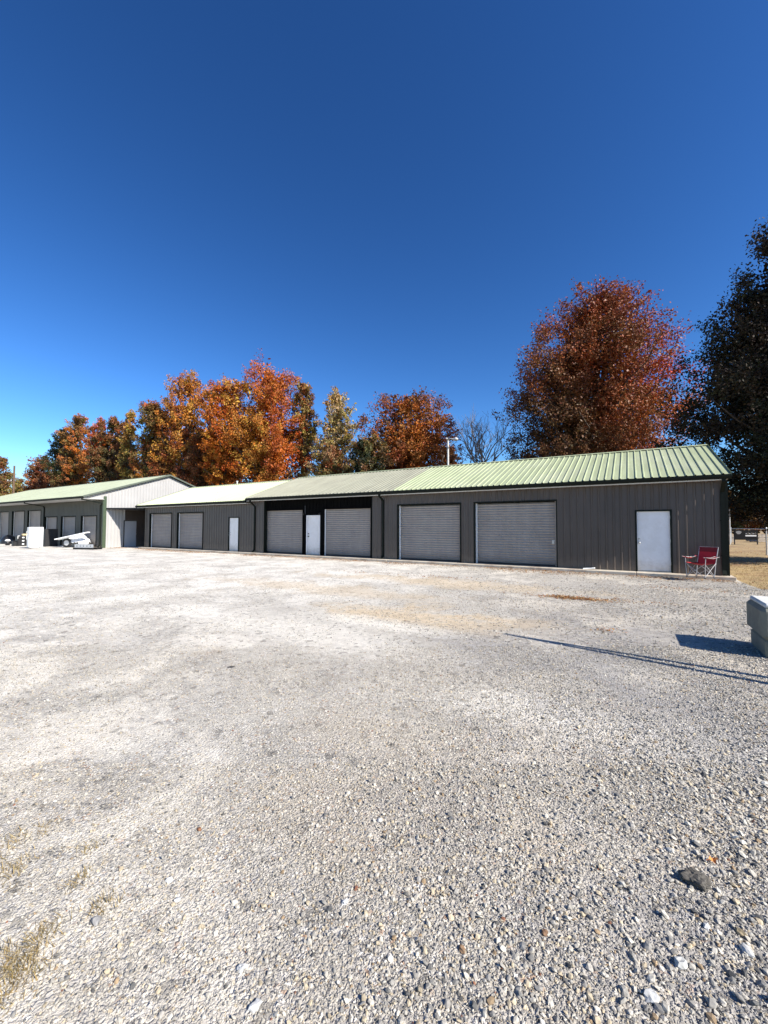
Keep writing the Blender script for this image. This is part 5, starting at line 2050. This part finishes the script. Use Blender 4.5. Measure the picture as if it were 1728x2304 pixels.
# patches on the lot
for px, py, cnt, sx, sy in ((1270, 1344, 500, 0.22, 0.10), (1318, 1349, 420, 0.25, 0.08), (1290, 1347, 420, 0.55, 0.16), (1400, 1352, 140, 0.5, 0.12), (1530, 1325, 200, 0.7, 0.2), (1000, 1300, 160, 1.2, 0.2), (850, 1290, 160, 1.5, 0.3), (1365, 1420, 40, 0.12, 0.1), (1220, 1290, 200, 1.0, 0.2)):
    q = on_z(px, py)
    xs.append(q[0] + r.normal(size=cnt) * sx); ys.append(q[1] + r.normal(size=cnt) * sy)
x, y = np.concatenate(xs), np.concatenate(ys)
k = y < YW - 0.47
x, y = x[k], y[k]
quads_on('leaf_litter', x, y, lot_h(x, y), r.uniform(0.009, 0.027, len(x)), L_COL[r.integers(0, 6, len(x))] * r.uniform(0.8, 1.2, (len(x), 1)), M_LITTER, 5)
# leaves on the lawn to the right
n = 16000
x = r.uniform(2.6, 34, n)
y = 14.4 + r.random(n) ** 1.3 * 30
k = r.random(n) < np.clip(0.25 + 0.75 * np.sin(y * 0.55 + 0.2 * x), 0.08, 1)
x, y = x[k], y[k]
k = ~((x < 2.8) & (y > 15.8))
x, y = x[k], y[k]
quads_on('lawn_leaves', x, y, np.full(len(x), GZ - 0.03), r.uniform(0.018, 0.042, len(x)), L_COL[r.integers(0, 6, len(x))], M_LITTER, 6)


def blades(name, x, y, z, h, wd, cols, seed):
    r = np.random.default_rng(seed)
    n = len(x)
    a = r.uniform(0, 6.28, n)
    le = r.normal(size=(n, 2)) * 0.75
    b = np.stack([x, y, z], 1)
    sd = np.stack([np.cos(a), np.sin(a), np.zeros(n)], 1) * wd[:, None]
    tipv = np.stack([le[:, 0] * h, le[:, 1] * h, h], 1)
    V = np.stack([b - sd, b + sd, b + tipv * 0.55 + sd * 0.6, b + tipv], 1).reshape(-1, 3)
    F = np.arange(4 * n).reshape(-1, 4)
    o = np_mesh(name, V, F, M_LITTER, None, np.repeat(cols, 4, 0))
    o['kind'] = 'stuff'
    return o


G_COL = np.array([(0.42, 0.31, 0.14), (0.36, 0.25, 0.10), (0.30, 0.22, 0.10), (0.24, 0.19, 0.08), (0.46, 0.36, 0.19)])
n = 26000
x = r.uniform(2.3, 17, n)
y = 14.15 + r.random(n) ** 1.6 * 16
k = ~((x < 2.85) & (y > 15.85))
x, y = x[k], y[k]
n = len(x)
blades('lawn_grass', x, y, np.full(n, GZ - 0.04), r.uniform(0.03, 0.085, n), r.uniform(0.003, 0.007, n), G_COL[r.integers(0, 5, n)], 8)
# dry tufts in the lower left gravel and a few along the slab
xs, ys = [], []
for px, py, cnt, sd in ((30, 2200, 420, 0.055), (45, 2150, 260, 0.05), (15, 1960, 220, 0.05), (30, 1890, 160, 0.05), (170, 1982, 90, 0.03), (230, 2040, 120, 0.035), (108, 1858, 70, 0.04), (100, 2095, 80, 0.03), (205, 1905, 60, 0.03)):
    q = on_z(px, py)
    xs.append(q[0] + r.normal(size=cnt) * sd); ys.append(q[1] + r.normal(size=cnt) * sd)
x, y = np.concatenate(xs), np.concatenate(ys)
n = len(x)
blades('dry_grass', x, y, lot_h(x, y) - 0.003, r.uniform(0.010, 0.035, n), r.uniform(0.0012, 0.0025, n), G_COL[r.integers(0, 5, n)] * 0.75, 9)
# one orange maple leaf by the mossy rock
q = on_z(1605, 1945)
pts = []
for i in range(10):
    a = 2 * math.pi * i / 10
    rr = 0.024 if i % 2 == 0 else 0.012
    pts.append((q[0] + rr * math.cos(a), q[1] + rr * math.sin(a), lot_h(q[0], q[1]) + 0.022 + 0.008 * math.cos(2 * a)))
mb = MB()
cpt = (q[0], q[1], float(lot_h(q[0], q[1])) + 0.016)
for i in range(10):
    mb.poly([cpt, pts[i], pts[(i + 1) % 10]])
mb.tube([cpt, (q[0] - 0.03, q[1] - 0.02, cpt[2] + 0.002)], 0.001, 4)
tag(mb.build('maple_leaf', mat('orange_leaf', (0.55, 0.20, 0.04), 0.7, noise=0.2, nscale=60)), 'single orange maple leaf on the gravel above the mossy rock', 'leaf')
